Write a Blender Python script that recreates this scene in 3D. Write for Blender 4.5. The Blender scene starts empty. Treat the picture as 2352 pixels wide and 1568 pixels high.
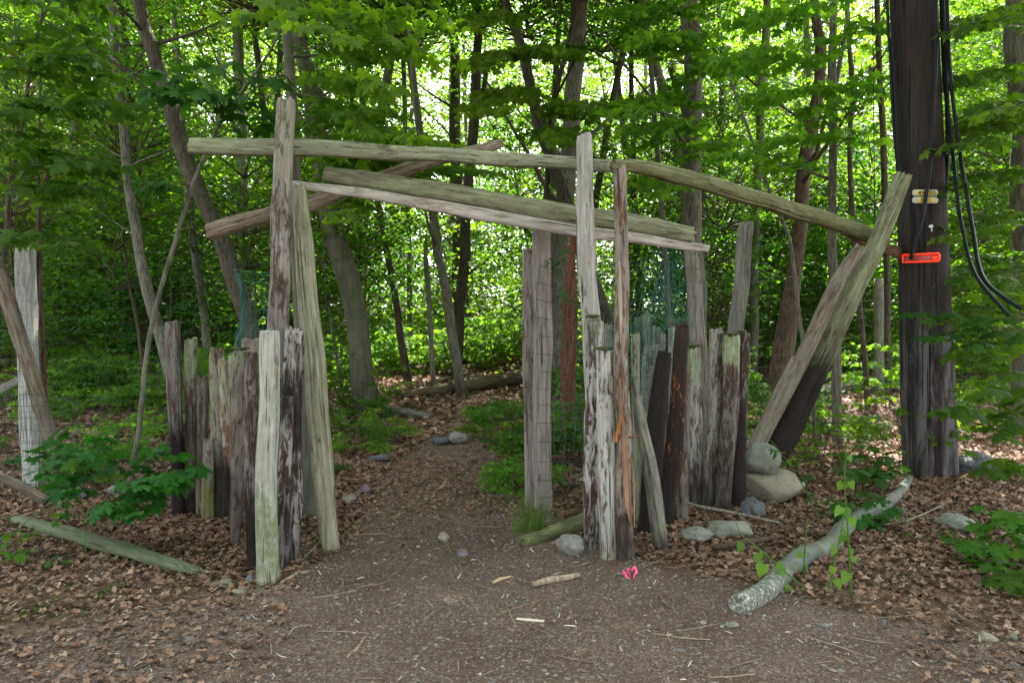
import bpy, math, random
import numpy as np
from mathutils import Vector, Matrix, noise as mn
R = math.radians
random.seed(7); RNG = np.random.default_rng(11)
C = bpy.context.scene.collection
S = bpy.context.scene
# ---------------------------------------------------------------- camera
F = 1700.0; CH = 1.5; W, H = 2352.0, 1568.0
PITCH = -math.atan(44.0 / F)
cam = bpy.data.cameras.new('camera'); co = bpy.data.objects.new('camera', cam); C.objects.link(co)
cam.sensor_width = 36; cam.lens = 36 * F / W; cam.clip_end = 600; cam.clip_start = 0.05
co.location = (0, 0, CH); co.rotation_euler = (math.pi / 2 + PITCH, 0, 0)
S.camera = co
# ---------------------------------------------------------------- world, sun, exposure
SUN_EL, SUN_AZ = 52.0, 22.0          # azimuth measured from +Y towards +X
wd = bpy.data.worlds.new('World'); S.world = wd; wd.use_nodes = True
nt = wd.node_tree; bg = nt.nodes['Background']
sky = nt.nodes.new('ShaderNodeTexSky'); sky.sky_type = 'NISHITA'; sky.sun_disc = False
sky.sun_elevation = R(SUN_EL); sky.sun_rotation = R(SUN_AZ); sky.air_density = 1.0; sky.dust_density = 2.5
hs = nt.nodes.new('ShaderNodeHueSaturation'); hs.inputs['Saturation'].default_value = .35; nt.links.new(sky.outputs[0], hs.inputs['Color']); nt.links.new(hs.outputs[0], bg.inputs[0]); bg.inputs[1].default_value = 0.115
sl = bpy.data.lights.new('sun', 'SUN'); sl.energy = 4.2; sl.angle = R(0.5); sl.color = (1, .95, .84)
so = bpy.data.objects.new('sun', sl); C.objects.link(so)
sd = Vector((math.sin(R(SUN_AZ)) * math.cos(R(SUN_EL)), math.cos(R(SUN_AZ)) * math.cos(R(SUN_EL)), math.sin(R(SUN_EL))))
so.rotation_euler = sd.to_track_quat('Z', 'Y').to_euler()
S.view_settings.view_transform = 'Standard'; S.view_settings.look = 'None'
S.view_settings.exposure = 3.2; S.view_settings.gamma = 1
S.render.engine = 'CYCLES'
cy = S.cycles
cy.max_bounces = 6; cy.diffuse_bounces = 3; cy.glossy_bounces = 2; cy.transmission_bounces = 4
cy.sample_clamp_indirect = 4; cy.use_denoising = True
try: cy.denoising_prefilter = 'ACCURATE'
except Exception: pass

# ---------------------------------------------------------------- projection and terrain
UPV = Vector((0, -math.sin(PITCH), math.cos(PITCH))); FW = Vector((0, math.cos(PITCH), math.sin(PITCH)))
def P(px, py, d):
    v = FW + Vector(((px - W / 2) / F, 0, 0)) + UPV * ((H / 2 - py) / F)
    return Vector((0, 0, CH)) + v * (d / v.y)
def hgt(x, y):
    """terrain height (works on numpy arrays)"""
    x = np.asarray(x, float); y = np.asarray(y, float)
    r = np.clip(y - 8.5, 0, None)
    z = 0.021 * r + 0.0001 * r * r
    z = z + 0.10 * np.clip((y - 7) / 8, 0, 1) * (np.sin(x * .55 + 1.3) * np.sin(y * .41) + .6 * np.sin(x * 1.3 + y * .7))
    z = z + 0.10 * np.clip((x - 2.0) / 2, 0, 1) * np.clip((y - 5) / 3, 0, 1)
    z = z + 0.012 * np.sin(x * 3.1 + 1) * np.sin(y * 2.7) + .008 * np.sin(x * 7.7 + y * 3) * np.sin(y * 6.1 - x * 2)
    return z
def gz(x, y): return float(hgt(x, y))
def G(px, py):
    """ground point seen at a pixel"""
    lo, hi = 1.5, 90.0
    d = 1.5
    while d < 90:
        p = P(px, py, d)
        if p.z < gz(p.x, p.y): break
        d += .25
    lo, hi = max(.5, d - .25), d
    for _ in range(18):
        m = (lo + hi) / 2; p = P(px, py, m)
        if p.z < gz(p.x, p.y): hi = m
        else: lo = m
    return P(px, py, (lo + hi) / 2)
def GD(px, py): return G(px, py).y

# ---------------------------------------------------------------- objects
def tag(o, label=None, cat=None, group=None, kind=None):
    if label: o['label'] = label
    if cat: o['category'] = cat
    if group: o['group'] = group
    if kind: o['kind'] = kind
    return o
def link(o, parent=None):
    C.objects.link(o)
    if parent: o.parent = parent
    return o
def empty(name, loc=(0, 0, 0)):
    o = bpy.data.objects.new(name, None); o.location = loc; o.empty_display_size = .2
    return link(o)
def mesh(name, V, T, mats, smooth=True, attr=None, mi=None):
    """V (n,3), T: (m,3) array or list of polygons"""
    me = bpy.data.meshes.new(name)
    V = np.asarray(V, np.float32)
    if isinstance(T, np.ndarray):
        m, k = T.shape
        me.vertices.add(len(V)); me.vertices.foreach_set('co', V.ravel())
        me.loops.add(m * k); me.loops.foreach_set('vertex_index', T.astype(np.int32).ravel())
        me.polygons.add(m); me.polygons.foreach_set('loop_start', np.arange(0, m * k, k, dtype=np.int32))
        me.polygons.foreach_set('loop_total', np.full(m, k, np.int32))
        me.update(calc_edges=True)
    else:
        me.from_pydata(V.tolist(), [], T)
    if smooth: me.polygons.foreach_set('use_smooth', np.ones(len(me.polygons), bool))
    for m_ in (mats if isinstance(mats, (list, tuple)) else [mats]): me.materials.append(m_)
    if mi is not None: me.polygons.foreach_set('material_index', np.asarray(mi, np.int32))
    if attr is not None:
        a = me.attributes.new('rnd', 'FLOAT', 'POINT'); a.data.foreach_set('value', np.asarray(attr, np.float32))
    me.update()
    return me
def obj(name, me, parent=None, loc=None):
    o = bpy.data.objects.new(name, me)
    if loc is not None: o.location = loc
    return link(o, parent)

# ---------------------------------------------------------------- node helpers
class NT:
    def __init__(s, name):
        s.m = bpy.data.materials.new(name); s.m.use_nodes = True
        s.t = s.m.node_tree; s.t.nodes.clear()
        s.out = s.t.nodes.new('ShaderNodeOutputMaterial')
    def n(s, typ, **kw):
        x = s.t.nodes.new('ShaderNode' + typ)
        for k, v in kw.items():
            if k.startswith('i_'):
                k = k[2:]; k = int(k) if k.isdigit() else k.replace('_', ' ')
                if isinstance(v, bpy.types.NodeSocket): s.t.links.new(v, x.inputs[k])
                else: x.inputs[k].default_value = v
            else: setattr(x, k, v)
        return x
    def l(s, a, b): s.t.links.new(a, b)
    def noise(s, vec, scale, detail=4, rough=.55, dist=0):
        return s.n('TexNoise', i_Vector=vec, i_Scale=scale, i_Detail=detail, i_Roughness=rough, i_Distortion=dist).outputs[0]
    def ramp(s, fac, pts, interp='LINEAR'):
        x = s.n('ValToRGB', i_Fac=fac); e = x.color_ramp.elements; x.color_ramp.interpolation = interp
        while len(e) > 1: e.remove(e[-1])
        for i, (p, c) in enumerate(pts):
            c = (c, c, c, 1) if isinstance(c, (int, float)) else (*c, 1)
            if i == 0: e[0].position = p; e[0].color = c
            else: q = e.new(p); q.color = c
        return x.outputs[0]
    def mix(s, f, a, b, mode='MIX'):
        x = s.n('MixRGB', blend_type=mode)
        for i, v in enumerate((f, a, b)):
            if isinstance(v, bpy.types.NodeSocket): s.l(v, x.inputs[i])
            else: x.inputs[i].default_value = v if i == 0 else (*v, 1)[:4]
        return x.outputs[0]
    def math(s, op, a, b=0.0, c=None):
        x = s.n('Math', operation=op)
        for i, v in enumerate((a, b) if c is None else (a, b, c)):
            if isinstance(v, bpy.types.NodeSocket): s.l(v, x.inputs[i])
            else: x.inputs[i].default_value = v
        return x.outputs[0]
    def mapping(s, vec, scale=(1, 1, 1), loc=(0, 0, 0)):
        return s.n('Mapping', i_Vector=vec, i_Scale=scale, i_Location=loc).outputs[0]
    def finish(s, col, rough=.9, bump=None, bs=.5, bd=.01, spec=.3):
        b = s.n('BsdfPrincipled'); s.b = b
        if isinstance(col, bpy.types.NodeSocket): s.l(col, b.inputs['Base Color'])
        else: b.inputs['Base Color'].default_value = (*col, 1)
        if isinstance(rough, bpy.types.NodeSocket): s.l(rough, b.inputs['Roughness'])
        else: b.inputs['Roughness'].default_value = rough
        b.inputs['Specular IOR Level'].default_value = spec
        if bump is not None:
            bm = s.n('Bump', i_Height=bump, i_Strength=bs, i_Distance=bd); s.l(bm.outputs[0], b.inputs['Normal'])
        s.l(b.outputs[0], s.out.inputs[0])
        return s.m

def leaf_mat(name, cols, trans=.55, rough=.6, spec=.2, tcol=None):
    n = NT(name)
    at = n.n('Attribute', attribute_name='rnd').outputs['Fac']
    oi = n.n('ObjectInfo').outputs['Random']
    tc = n.n('TexCoord').outputs['Object']
    v = n.math('FRACT', n.math('ADD', at, n.math('MULTIPLY', oi, .37)))
    k = len(cols)
    col = n.ramp(v, [(i / (k - 1), c) for i, c in enumerate(cols)])
    big = n.noise(tc, .55, 2)
    col = n.mix(1.0, col, n.ramp(big, [(.3, (.62, .68, .7)), (.7, (1.25, 1.15, 1.0))]), 'MULTIPLY')
    # slight hue shift from thing to thing
    hs = n.n('HueSaturation', i_Color=col, i_Hue=n.math('MULTIPLY_ADD', oi, .026, .479), i_Value=n.math('MULTIPLY_ADD', oi, .35, .82))
    col = hs.outputs[0]
    b = n.n('BsdfPrincipled'); n.l(col, b.inputs['Base Color']); b.inputs['Roughness'].default_value = rough
    b.inputs['Specular IOR Level'].default_value = spec
    tr = n.n('BsdfTranslucent')
    tcx = n.mix(1.0, col, tcol or (1.7, 1.62, .6), 'MULTIPLY'); n.l(tcx, tr.inputs[0])
    mx = n.n('MixShader'); mx.inputs[0].default_value = trans
    n.l(b.outputs[0], mx.inputs[1]); n.l(tr.outputs[0], mx.inputs[2]); n.l(mx.outputs[0], n.out.inputs[0])
    return n.m
GREEN = leaf_mat('leaf_green', [(.034, .115, .012), (.056, .165, .016), (.046, .140, .014), (.085, .200, .020), (.038, .125, .014)])
GREEN_HI = leaf_mat('leaf_bright', [(.060, .170, .016), (.095, .225, .018), (.120, .250, .022), (.055, .165, .016)], trans=.6)
GREEN_DK = leaf_mat('leaf_deep', [(.016, .082, .012), (.026, .110, .014), (.034, .130, .016), (.020, .095, .014)], trans=.4)
GREEN_LM = leaf_mat('leaf_lime', [(.11, .24, .04), (.15, .30, .05), (.08, .20, .03)], trans=.35)
GRASS = leaf_mat('grass_green', [(.06, .16, .02), (.10, .20, .03), (.05, .13, .02)], trans=.3)

def bark_mat(name, a, b, dark, scale=1.0, ridge=.5, moss=0.0, rough=.9):
    a = (a[0] * .80, a[1] * .80, a[2] * .70); b = (b[0] * .84, b[1] * .84, b[2] * .74)
    n = NT(name)
    tc = n.n('TexCoord').outputs['Object']; oi = n.n('ObjectInfo').outputs['Random']
    v = n.n('Mapping', i_Vector=tc, i_Scale=(1, 1, .16)); cx = n.n('CombineXYZ', i_X=n.math('MULTIPLY', oi, 31.0), i_Y=n.math('MULTIPLY', oi, 17.0)); n.l(cx.outputs[0], v.inputs['Location'])
    v = v.outputs[0]
    f = n.noise(v, 38 * scale, 6, .65, .6); g = n.noise(tc, 5.5, 4, .6)
    col = n.mix(n.ramp(g, [(.35, 0.0), (.65, 1.0)]), a, b)
    col = n.mix(n.ramp(f, [(.36, 1.0), (.56, 0.0)]), col, dark)
    if moss:
        col = n.mix(n.ramp(n.noise(tc, 3.1, 4, .6), [(.62 - moss, 0.0), (.75 - moss * .5, .75)]), col, (.055, .085, .025))
    return n.finish(col, rough, f, ridge, .02)
BK_GREY = bark_mat('bark_grey', (.15, .14, .115), (.21, .20, .17), (.05, .045, .036))
BK_DARK = bark_mat('bark_dark', (.075, .062, .046), (.115, .098, .074), (.022, .018, .014), ridge=.8)
BK_SMOOTH = bark_mat('bark_smooth', (.125, .122, .10), (.18, .172, .14), (.07, .064, .05), scale=.5, ridge=.25, moss=.08)
BK_BEECH = bark_mat('bark_beech', (.085, .082, .058), (.13, .12, .086), (.045, .042, .03), scale=.4, ridge=.2, moss=.10, rough=.7)
BK_RED = bark_mat('bark_red', (.11, .055, .035), (.17, .105, .075), (.035, .018, .013), ridge=.9)
BK_TWIG = bark_mat('bark_twig', (.10, .075, .05), (.15, .11, .08), (.05, .036, .026), ridge=.2)
BK_PALE = bark_mat('bark_pale', (.20, .19, .16), (.27, .26, .22), (.09, .085, .07))

def wood_mat(name, pale=(.42, .40, .36), mid=(.10, .058, .042), dark=(.014, .010, .009), cover=.5, zones=None, moss=None, L=1.5, soft=.04,
             tint=(.30, .35, .20), spots=None, stretch=.21):
    pale = (pale[0] * .74, pale[1] * .715, pale[2] * .68); mid = (mid[0] * .70, mid[1] * .72, mid[2] * .66)
    n = NT(name); loc = (random.random() * 9, random.random() * 9, random.random() * 9)
    tc = n.n('TexCoord').outputs['Object']
    fine = n.noise(n.mapping(tc, (1, 1, .035), loc), 150, 5, .7)
    grain = n.noise(n.mapping(tc, (1, 1, .06), loc), 48, 5, .6, .4)
    patch = n.noise(n.mapping(tc, (1, 1, stretch), loc), 34, 8, .74, .7)
    blot = n.noise(n.mapping(tc, (1, 1, .35), loc), 9, 4, .6)
    z = n.n('SeparateXYZ', i_Vector=tc).outputs[2]
    zf = n.math('MULTIPLY_ADD', z, 1.0 / L, n.math('MULTIPLY_ADD', blot, .30, -.15))
    zf = n.math('ADD', zf, n.math('MULTIPLY_ADD', patch, .16, -.08))
    p2 = n.math('ADD', patch, n.math('MULTIPLY_ADD', blot, .30, -.15))
    thr = 1 - cover; thr = .5 + (thr - .5) * .42
    mask = n.ramp(p2, [(thr - soft, 0.0), (thr + soft, 1.0)])
    pc = n.mix(n.ramp(grain, [(.3, 0.0), (.7, 1.0)]), tuple(c * .58 for c in pale), tuple(min(1, c * 1.2) for c in pale))
    mc = n.mix(n.ramp(grain, [(.3, 0.0), (.7, 1.0)]), tuple(c * .6 for c in mid), tuple(c * 1.7 for c in mid))
    col = n.mix(mask, mc, pc)
    if zones:
        dk = n.ramp(zf, zones)
        col = n.mix(dk, col, n.mix(grain, dark, tuple(c * 1.9 for c in dark)))
    if spots:  # orange rot in a height band
        sp = n.noise(n.mapping(tc, (1, 1, .35), loc), 26, 4, .6, .8)
        band = n.ramp(zf, spots)
        m2 = n.math('MULTIPLY', n.ramp(sp, [(.57, 0.0), (.63, 1.0)]), band)
        col = n.mix(m2, col, n.mix(fine, (.20, .055, .012), (.42, .16, .04)))
    if moss:
        mm = n.math('MULTIPLY', n.ramp(zf, moss), n.ramp(n.math('ADD', n.noise(tc, 14, 5, .7), n.math('MULTIPLY', grain, .25)), [(.40, 0.15), (.72, 1.0)]))
        col = n.mix(mm, col, n.mix(1.0, tint, n.ramp(grain, [(.3, .6), (.7, 1.2)]), 'MULTIPLY'))
    # thin cracks along the grain
    cr = n.noise(n.mapping(tc, (1, 1, .02), loc), 75, 3, .5)
    crk = n.ramp(cr, [(.335, 1.0), (.37, 0.0)])
    col = n.mix(n.math('MULTIPLY', crk, .75), col, (.03, .022, .018))
    col = n.mix(1.0, col, n.ramp(fine, [(.25, .72), (.75, 1.22)]), 'MULTIPLY')
    kn = n.n('TexVoronoi', i_Vector=n.mapping(tc, (1, 1, .45), loc), i_Scale=5.2).outputs[0]
    col = n.mix(n.ramp(n.math('ADD', kn, n.math('MULTIPLY_ADD', grain, .08, -.04)), [(.05, .85), (.085, 0.0), (.10, .35), (.13, 0.0)]), col, (.035, .022, .016))
    hl = n.n('TexVoronoi', i_Vector=tc, i_Scale=13.0).outputs[0]; col = n.mix(n.ramp(hl, [(.035, .9), (.05, 0.0)]), col, (.02, .015, .012))
    hgtv = n.math('ADD', n.math('MULTIPLY', fine, .4), n.math('MULTIPLY', grain, .5))
    hgtv = n.math('ADD', hgtv, n.math('MULTIPLY', mask, .35)); hgtv = n.math('SUBTRACT', hgtv, crk)
    return n.finish(col, .88, hgtv, .85, .006, .2)

# ---------------------------------------------------------------- geometry: tubes, timbers, leaves
def frame(d):
    d = d.normalized()
    s = d.cross(Vector((0, 0, 1)))
    if s.length < .05: s = d.cross(Vector((0, 1, 0)))
    s.normalize(); return s, s.cross(d).normalized()
def tube(V, Fc, pts, rad, k=6, wob=0.0, cap=True, flare=None):
    """append a tube to V, Fc (lists)"""
    n = len(pts); b = len(V)
    s0 = None
    for i, p in enumerate(pts):
        d = (pts[min(i + 1, n - 1)] - pts[max(i - 1, 0)])
        if s0 is None: s, u = frame(d)
        else:
            dd = d.normalized(); s = (s0 - dd * s0.dot(dd)).normalized(); u = s.cross(dd).normalized()
        s0 = s; r = rad[i]
        for j in range(k):
            a = 2 * math.pi * j / k
            rr = r * (1 + (wob * mn.noise(Vector((p.x * 2 + math.cos(a), p.y * 2 + math.sin(a), p.z * 1.2)) ) if wob else 0))
            V.append(tuple(p + s * (rr * math.cos(a)) + u * (rr * math.sin(a))))
    for i in range(n - 1):
        for j in range(k):
            a = b + i * k + j; c = b + i * k + (j + 1) % k
            Fc.append((a, c, c + k, a + k))
    if cap:
        Fc.append(tuple(b + (n - 1) * k + j for j in range(k))); Fc.append(tuple(b + k - 1 - j for j in range(k)))
def smooth(pts, m):
    """Catmull-Rom resample a list of Vectors to m+1 points"""
    n = len(pts)
    if n == 2: return [pts[0].lerp(pts[1], i / m) for i in range(m + 1)]
    out = []
    for i in range(m + 1):
        t = i / m * (n - 1); a = min(int(t), n - 2); f = t - a
        p0 = pts[a - 1] if a > 0 else pts[0] * 2 - pts[1]
        p3 = pts[a + 2] if a + 2 < n else pts[-1] * 2 - pts[-2]
        p1, p2 = pts[a], pts[a + 1]
        out.append(.5 * ((2 * p1) + (p2 - p0) * f + (2 * p0 - 5 * p1 + 4 * p2 - p3) * f * f + (3 * p1 - p0 - 3 * p2 + p3) * f ** 3))
    return out
def lerpl(vals, m):
    n = len(vals); return [float(np.interp(i / m * (n - 1), range(n), vals)) for i in range(m + 1)]

ALL_POSTS = {}
def timber(name, label, cat, pts, mat, group=None, depth=None, rot=0.0, flat=.82, ex=2.6, rag=.017, sink=.05, ground=False, rough=1.0, parent=None, upright=False):
    """pts: [(px, py, width_px[, depth])], first is the foot."""
    W3, wd_ = [], []
    d0 = depth if depth else GD(pts[0][0], pts[0][1])
    for q in pts:
        d = q[3] if len(q) > 3 else d0
        W3.append(P(q[0], q[1], d)); wd_.append(q[2] * d / F)
    if sink:
        dr = (W3[0] - W3[1]).normalized(); W3[0] = W3[0] + dr * sink
    L = sum((W3[i + 1] - W3[i]).length for i in range(len(W3) - 1))
    m = max(8, int(L / .06)); pp = smooth(W3, m); ww = lerpl(wd_, m)
    org = pp[0]; zax = (pp[-1] - pp[0]).normalized()
    xax = Vector((1, 0, 0)) - zax * zax.x
    if upright: xax = Vector((0, 0, 1)) - zax * zax.z
    elif xax.length < .5: xax = Vector((0, -1, 0)) - zax * (-zax.y)
    xax.normalize(); yax = zax.cross(xax)
    M = Matrix((xax, yax, zax)).transposed().to_4x4(); M.translation = org
    Mi = M.inverted()
    K = 28; seed = random.random() * 100
    colr = [1 + .035 * rough * mn.noise(Vector((math.cos(2 * math.pi * j / K) * 3, math.sin(2 * math.pi * j / K) * 3, seed))) for j in range(K)]
    crack = [(random.randrange(K), random.uniform(0, .5), random.uniform(.5, 1.05), random.uniform(.06, .16)) for _ in range(3)]
    V = []; Fc = []
    zl = (pp[-1] - pp[0]).length
    for i, p in enumerate(pp):
        q = Mi @ p; t = i / m; w = ww[i] / 2
        q = q + Vector((mn.noise(Vector((q.z * 1.9, seed, 0))), mn.noise(Vector((q.z * 1.9, 0, seed))), 0)) * .020 * rough * min(1, i / 3); w *= 1 + .07 * mn.noise(Vector((q.z * 3.1, seed, 4)))
        te = 1.0
        if i == 0 or i == m: te = .93
        for j in range(K):
            a = 2 * math.pi * j / K + rot
            c, s = math.cos(a), math.sin(a)
            r = (abs(c) ** ex + abs(s / flat) ** ex) ** (-1 / ex)
            r *= colr[j] * te
            r *= 1 + .08 * rough * mn.noise(Vector((c * 1.3 + seed, s * 1.3, q.z * 2.2))) + .035 * rough * mn.noise(Vector((c * 4 + seed, s * 4, q.z * 9)))
            for (cj, t0, t1, dp) in crack:
                if cj == j and t0 < t < t1: r *= 1 - dp
            a0 = a - rot
            zz = q.z
            if i in (0, m): zz += (rag * 2 * mn.noise(Vector((c * 2.5, s * 2.5, seed + i))) + random.uniform(-rag, rag) * .4) * (1 if i == m else .4)
            V.append((q.x + w * r * math.cos(a), q.y + w * r * math.sin(a), zz))
    for i in range(m):
        for j in range(K):
            a = i * K + j; c = i * K + (j + 1) % K
            Fc.append((a, c, c + K, a + K))
    for i, sgn in ((0, -1), (m, 1)):
        q = Vector([sum(V[i * K + j][c] for j in range(K)) / K for c in range(3)]); b = len(V)
        for j in range(K):
            x, y, z = V[i * K + j]; V.append((q.x + (x - q.x) * .5, q.y + (y - q.y) * .5, z + sgn * random.uniform(-.004, .006)))
        V.append((q.x, q.y, q.z + sgn * .002)); cc = len(V) - 1
        for j in range(K):
            a = i * K + j; c = i * K + (j + 1) % K; a2 = b + j; c2 = b + (j + 1) % K
            if sgn > 0: Fc.append((a, c, c2, a2)); Fc.append((a2, c2, cc))
            else: Fc.append((c, a, a2, c2)); Fc.append((c2, a2, cc))
    me = mesh(name, V, Fc, mat)
    try: me.set_sharp_from_angle(angle=R(38))
    except Exception: pass
    o = obj(name, me, parent); o.matrix_world = M
    if not parent: tag(o, label, cat, group)
    return o

MAPLE = [(0, 0), (.13, -.10), (.20, -.02), (.44, .02), (.36, .14), (.24, .22), (.40, .30), (.62, .36), (.58, .50), (.66, .68), (.46, .62), (.26, .56), (.24, .70), (.32, .82), (.16, .84), (0, 1.08)]
def fan(half, cy, fold=.22, droop=.22):
    """symmetric leaf outline -> template verts, tris"""
    out = half + [(-x, y) for x, y in reversed(half[1:-1])]
    V = [(0, cy, 0)] + [(x, y, -fold * abs(x) - droop * y * y + .05 * math.sin(9 * y + 4 * x)) for x, y in out]
    n = len(out); T = [(0, 1 + i, 1 + (i + 1) % n) for i in range(n)]
    return np.array(V), np.array(T)
L_MAPLE = fan(MAPLE, .33)
L_MID = fan([(0, 0), (.30, -.02), (.18, .2), (.52, .5), (.2, .52), (0, 1)], .3)
L_OVAL = fan([(0, 0), (.24, .18), (.30, .42), (.18, .75), (0, 1)], .42)
L_HEART = fan([(0, .08), (.22, -.04), (.42, .18), (.32, .5), (.14, .78), (0, 1)], .3, .15, .3)
L_FAR = (np.array([(0, 0, 0), (.36, .5, -.12), (0, 1, -.12), (-.36, .45, -.1)]), np.array([(0, 1, 2), (0, 2, 3)]))
L_FAR2 = (np.array([(0, 0, 0), (.5, .35, -.1), (.15, .55, 0), (0, 1, -.12), (-.2, .5, 0), (-.45, .4, -.1)]), np.array([(0, 1, 2), (0, 2, 3), (0, 3, 4), (0, 4, 5)]))
OAK = [(0, 0), (.12, .1), (.10, .2), (.30, .3), (.14, .42), (.36, .55), (.16, .64), (.26, .82), (.1, .86), (0, 1)]
L_DEAD = fan(OAK, .45, -.35, -.25)
L_DEAD2 = fan([(0, 0), (.30, .1), (.2, .3), (.45, .6), (.2, .68), (0, 1)], .4, -.5, .3)
L_DEAD4 = fan([(0, 0), (.22, -.1), (.42, .12), (.30, .3), (.50, .42), (.42, .62), (.12, .66), (0, .9)], .3, -.4, .2)
L_DEAD3 = fan([(0, 0), (.25, .3), (.22, .7), (0, 1)], .5, -.6, -.4)

def rot_from(nrm, tip):
    """(N,3) normals and tip directions -> (N,3,3) with columns side, tip, normal"""
    nrm = nrm / np.linalg.norm(nrm, axis=1, keepdims=True)
    tip = tip - nrm * np.sum(nrm * tip, 1, keepdims=True)
    tip = tip / np.maximum(np.linalg.norm(tip, axis=1, keepdims=True), 1e-6)
    sd_ = np.cross(tip, nrm)
    return np.stack([sd_, tip, nrm], 2)
def leafmesh(tpl, pos, nrm, tip, size, rnd=None):
    tv, tt = tpl; N = len(pos); k = len(tv)
    Rm = rot_from(np.asarray(nrm, float), np.asarray(tip, float))
    V = np.einsum('nij,kj->nki', Rm, tv) * np.asarray(size)[:, None, None] + np.asarray(pos)[:, None, :]
    T = tt[None] + (np.arange(N) * k)[:, None, None]
    r = RNG.random(N) if rnd is None else rnd
    return V.reshape(-1, 3), T.reshape(-1, 3), np.repeat(r, k)
def joinm(parts):
    Vs, Ts, As = [], [], []; o = 0
    for v, t, a in parts:
        Vs.append(v); Ts.append(t + o); As.append(a); o += len(v)
    return np.concatenate(Vs), np.concatenate(Ts), np.concatenate(As)
def hemi(N, tilt):
    """normals near +Z with a gaussian tilt"""
    a = RNG.normal(0, tilt, (N, 2)); v = np.column_stack([a, np.ones(N)])
    return v
def hdir(N):
    a = RNG.uniform(0, 2 * math.pi, N); return np.column_stack([np.cos(a), np.sin(a), np.full(N, -.25)])

class Plant:
    """collects twigs and leaves of one plant"""
    def __init__(s): s.V = []; s.F = []; s.pos = []; s.nrm = []; s.tip = []; s.sz = []
    def leaf(s, p, d, size, tilt=.45):
        s.pos.append(tuple(p)); s.tip.append((d.x, d.y, d.z - .25))
        n = Vector((random.gauss(0, tilt), random.gauss(0, tilt), 1)) + d * .35
        s.nrm.append(tuple(n)); s.sz.append(size * random.uniform(.6, 1.15))
    def twig(s, pts, r0, r1, k=5):
        m = len(pts) - 1
        tube(s.V, s.F, pts, [r0 + (r1 - r0) * i / m for i in range(m + 1)], k)
    def spray(s, p0, p1, size=.11, sag=.06, twl=.45, step=.11, r=.006, dens=1.0, tilt=.45, first=.2):
        L = (p1 - p0).length; m = max(5, int(L / .12))
        pts = [p0.lerp(p1, i / m) + Vector((random.gauss(0, .012), random.gauss(0, .012), math.sin(math.pi * i / m) * sag * L + random.gauss(0, .01))) for i in range(m + 1)]
        s.twig(pts, r, r * .35)
        ax = (p1 - p0).normalized(); sdv = ax.cross(Vector((0, 0, 1))).normalized()
        nn = max(3, int(L / step * dens)); sg = 1
        for i in range(nn):
            t = first + (1 - first) * (i + random.random()) / nn; t = min(t, 1)
            q = pts[int(t * m)].copy() if int(t * m) >= m else pts[int(t * m)].lerp(pts[int(t * m) + 1], t * m - int(t * m))
            sg = -sg
            l = twl * (1.15 - .75 * t) * random.uniform(.5, 1.2)
            d = (ax * random.uniform(.4, .9) + sdv * sg * random.uniform(.5, 1) + Vector((0, 0, random.uniform(-.15, .2)))).normalized()
            e = q + d * l + Vector((0, 0, -l * .12)); mid = q.lerp(e, .5) + Vector((0, 0, l * .06))
            s.twig([q, mid, e], r * .4, r * .18, 4)
            ns = max(1, int(l / (size * .75)))
            for j in range(ns + 1):
                f = (j + .6) / (ns + .6); b = q.lerp(e, min(f, 1))
                for sg2 in ((-1, 1) if j < ns else (0,)):
                    dd = (d * (.6 if sg2 else 1) + d.cross(Vector((0, 0, 1))) * sg2 * random.uniform(.5, 1.1)).normalized()
                    s.leaf(b + dd * size * .3, dd, size, tilt)
        s.leaf(pts[-1], ax, size, tilt)
    def build(s, root, lmat, tpl=L_MAPLE, wmat=None, nb='branches', nl='foliage', part=True):
        o0 = Vector(root.location) if root else Vector()
        if s.V:
            V = np.array(s.V) - np.array(o0); obj(nb, mesh(nb, V, s.F, wmat or BK_TWIG), root)
        if s.pos:
            v, t, a = leafmesh(tpl, np.array(s.pos) - np.array(o0), np.array(s.nrm), np.array(s.tip), np.array(s.sz))
            obj(nl, mesh(nl, v, t, lmat, False, a), root)

# ---------------------------------------------------------------- ground
def grid(xs, ys, f, name, mat, dz=0.0, kind='structure'):
    X, Y = np.meshgrid(xs, ys); Z = f(X, Y) + dz
    V = np.column_stack([X.ravel(), Y.ravel(), Z.ravel()]); nx, ny = len(xs), len(ys)
    i, j = np.meshgrid(np.arange(nx - 1), np.arange(ny - 1)); a = (j * nx + i).ravel()
    T = np.column_stack([a, a + 1, a + nx + 1, a + nx])
    o = obj(name, mesh(name, V, T, mat)); tag(o, kind=kind); return o
n = NT('forest_soil'); tc = n.n('TexCoord').outputs['Object']
a1 = n.noise(tc, 1.7, 5, .6); a2 = n.noise(tc, 22, 6, .7); vo = n.n('TexVoronoi', i_Vector=tc, i_Scale=19.0, feature='F1'); v2 = n.n('TexVoronoi', i_Vector=tc, i_Scale=55.0)
c1 = n.mix(n.ramp(a2, [(.3, 0.0), (.7, 1.0)]), (.055, .034, .022), (.15, .10, .068))
c1 = n.mix(.55, c1, n.mix(1.0, n.ramp(vo.outputs['Color'], [(.1, (.06, .036, .022)), (.5, (.17, .11, .075)), (.9, (.26, .185, .13))]), (1, 1, 1), 'MULTIPLY'))
c1 = n.mix(n.ramp(a1, [(.45, 0.0), (.62, .5)]), c1, (.035, .05, .014))
SOIL = n.finish(c1, .95, n.math('ADD', a2, vo.outputs[0]), .9, .03, .1)
n = NT('path_dirt'); tc = n.n('TexCoord').outputs['Object']
a1 = n.noise(tc, 1.7, 8, .68); a2 = n.noise(tc, 60, 6, .75); a3 = n.noise(tc, 240, 3, .7)
v1 = n.n('TexVoronoi', i_Vector=tc, i_Scale=85.0); v2 = n.n('TexVoronoi', i_Vector=tc, i_Scale=210.0)
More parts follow.
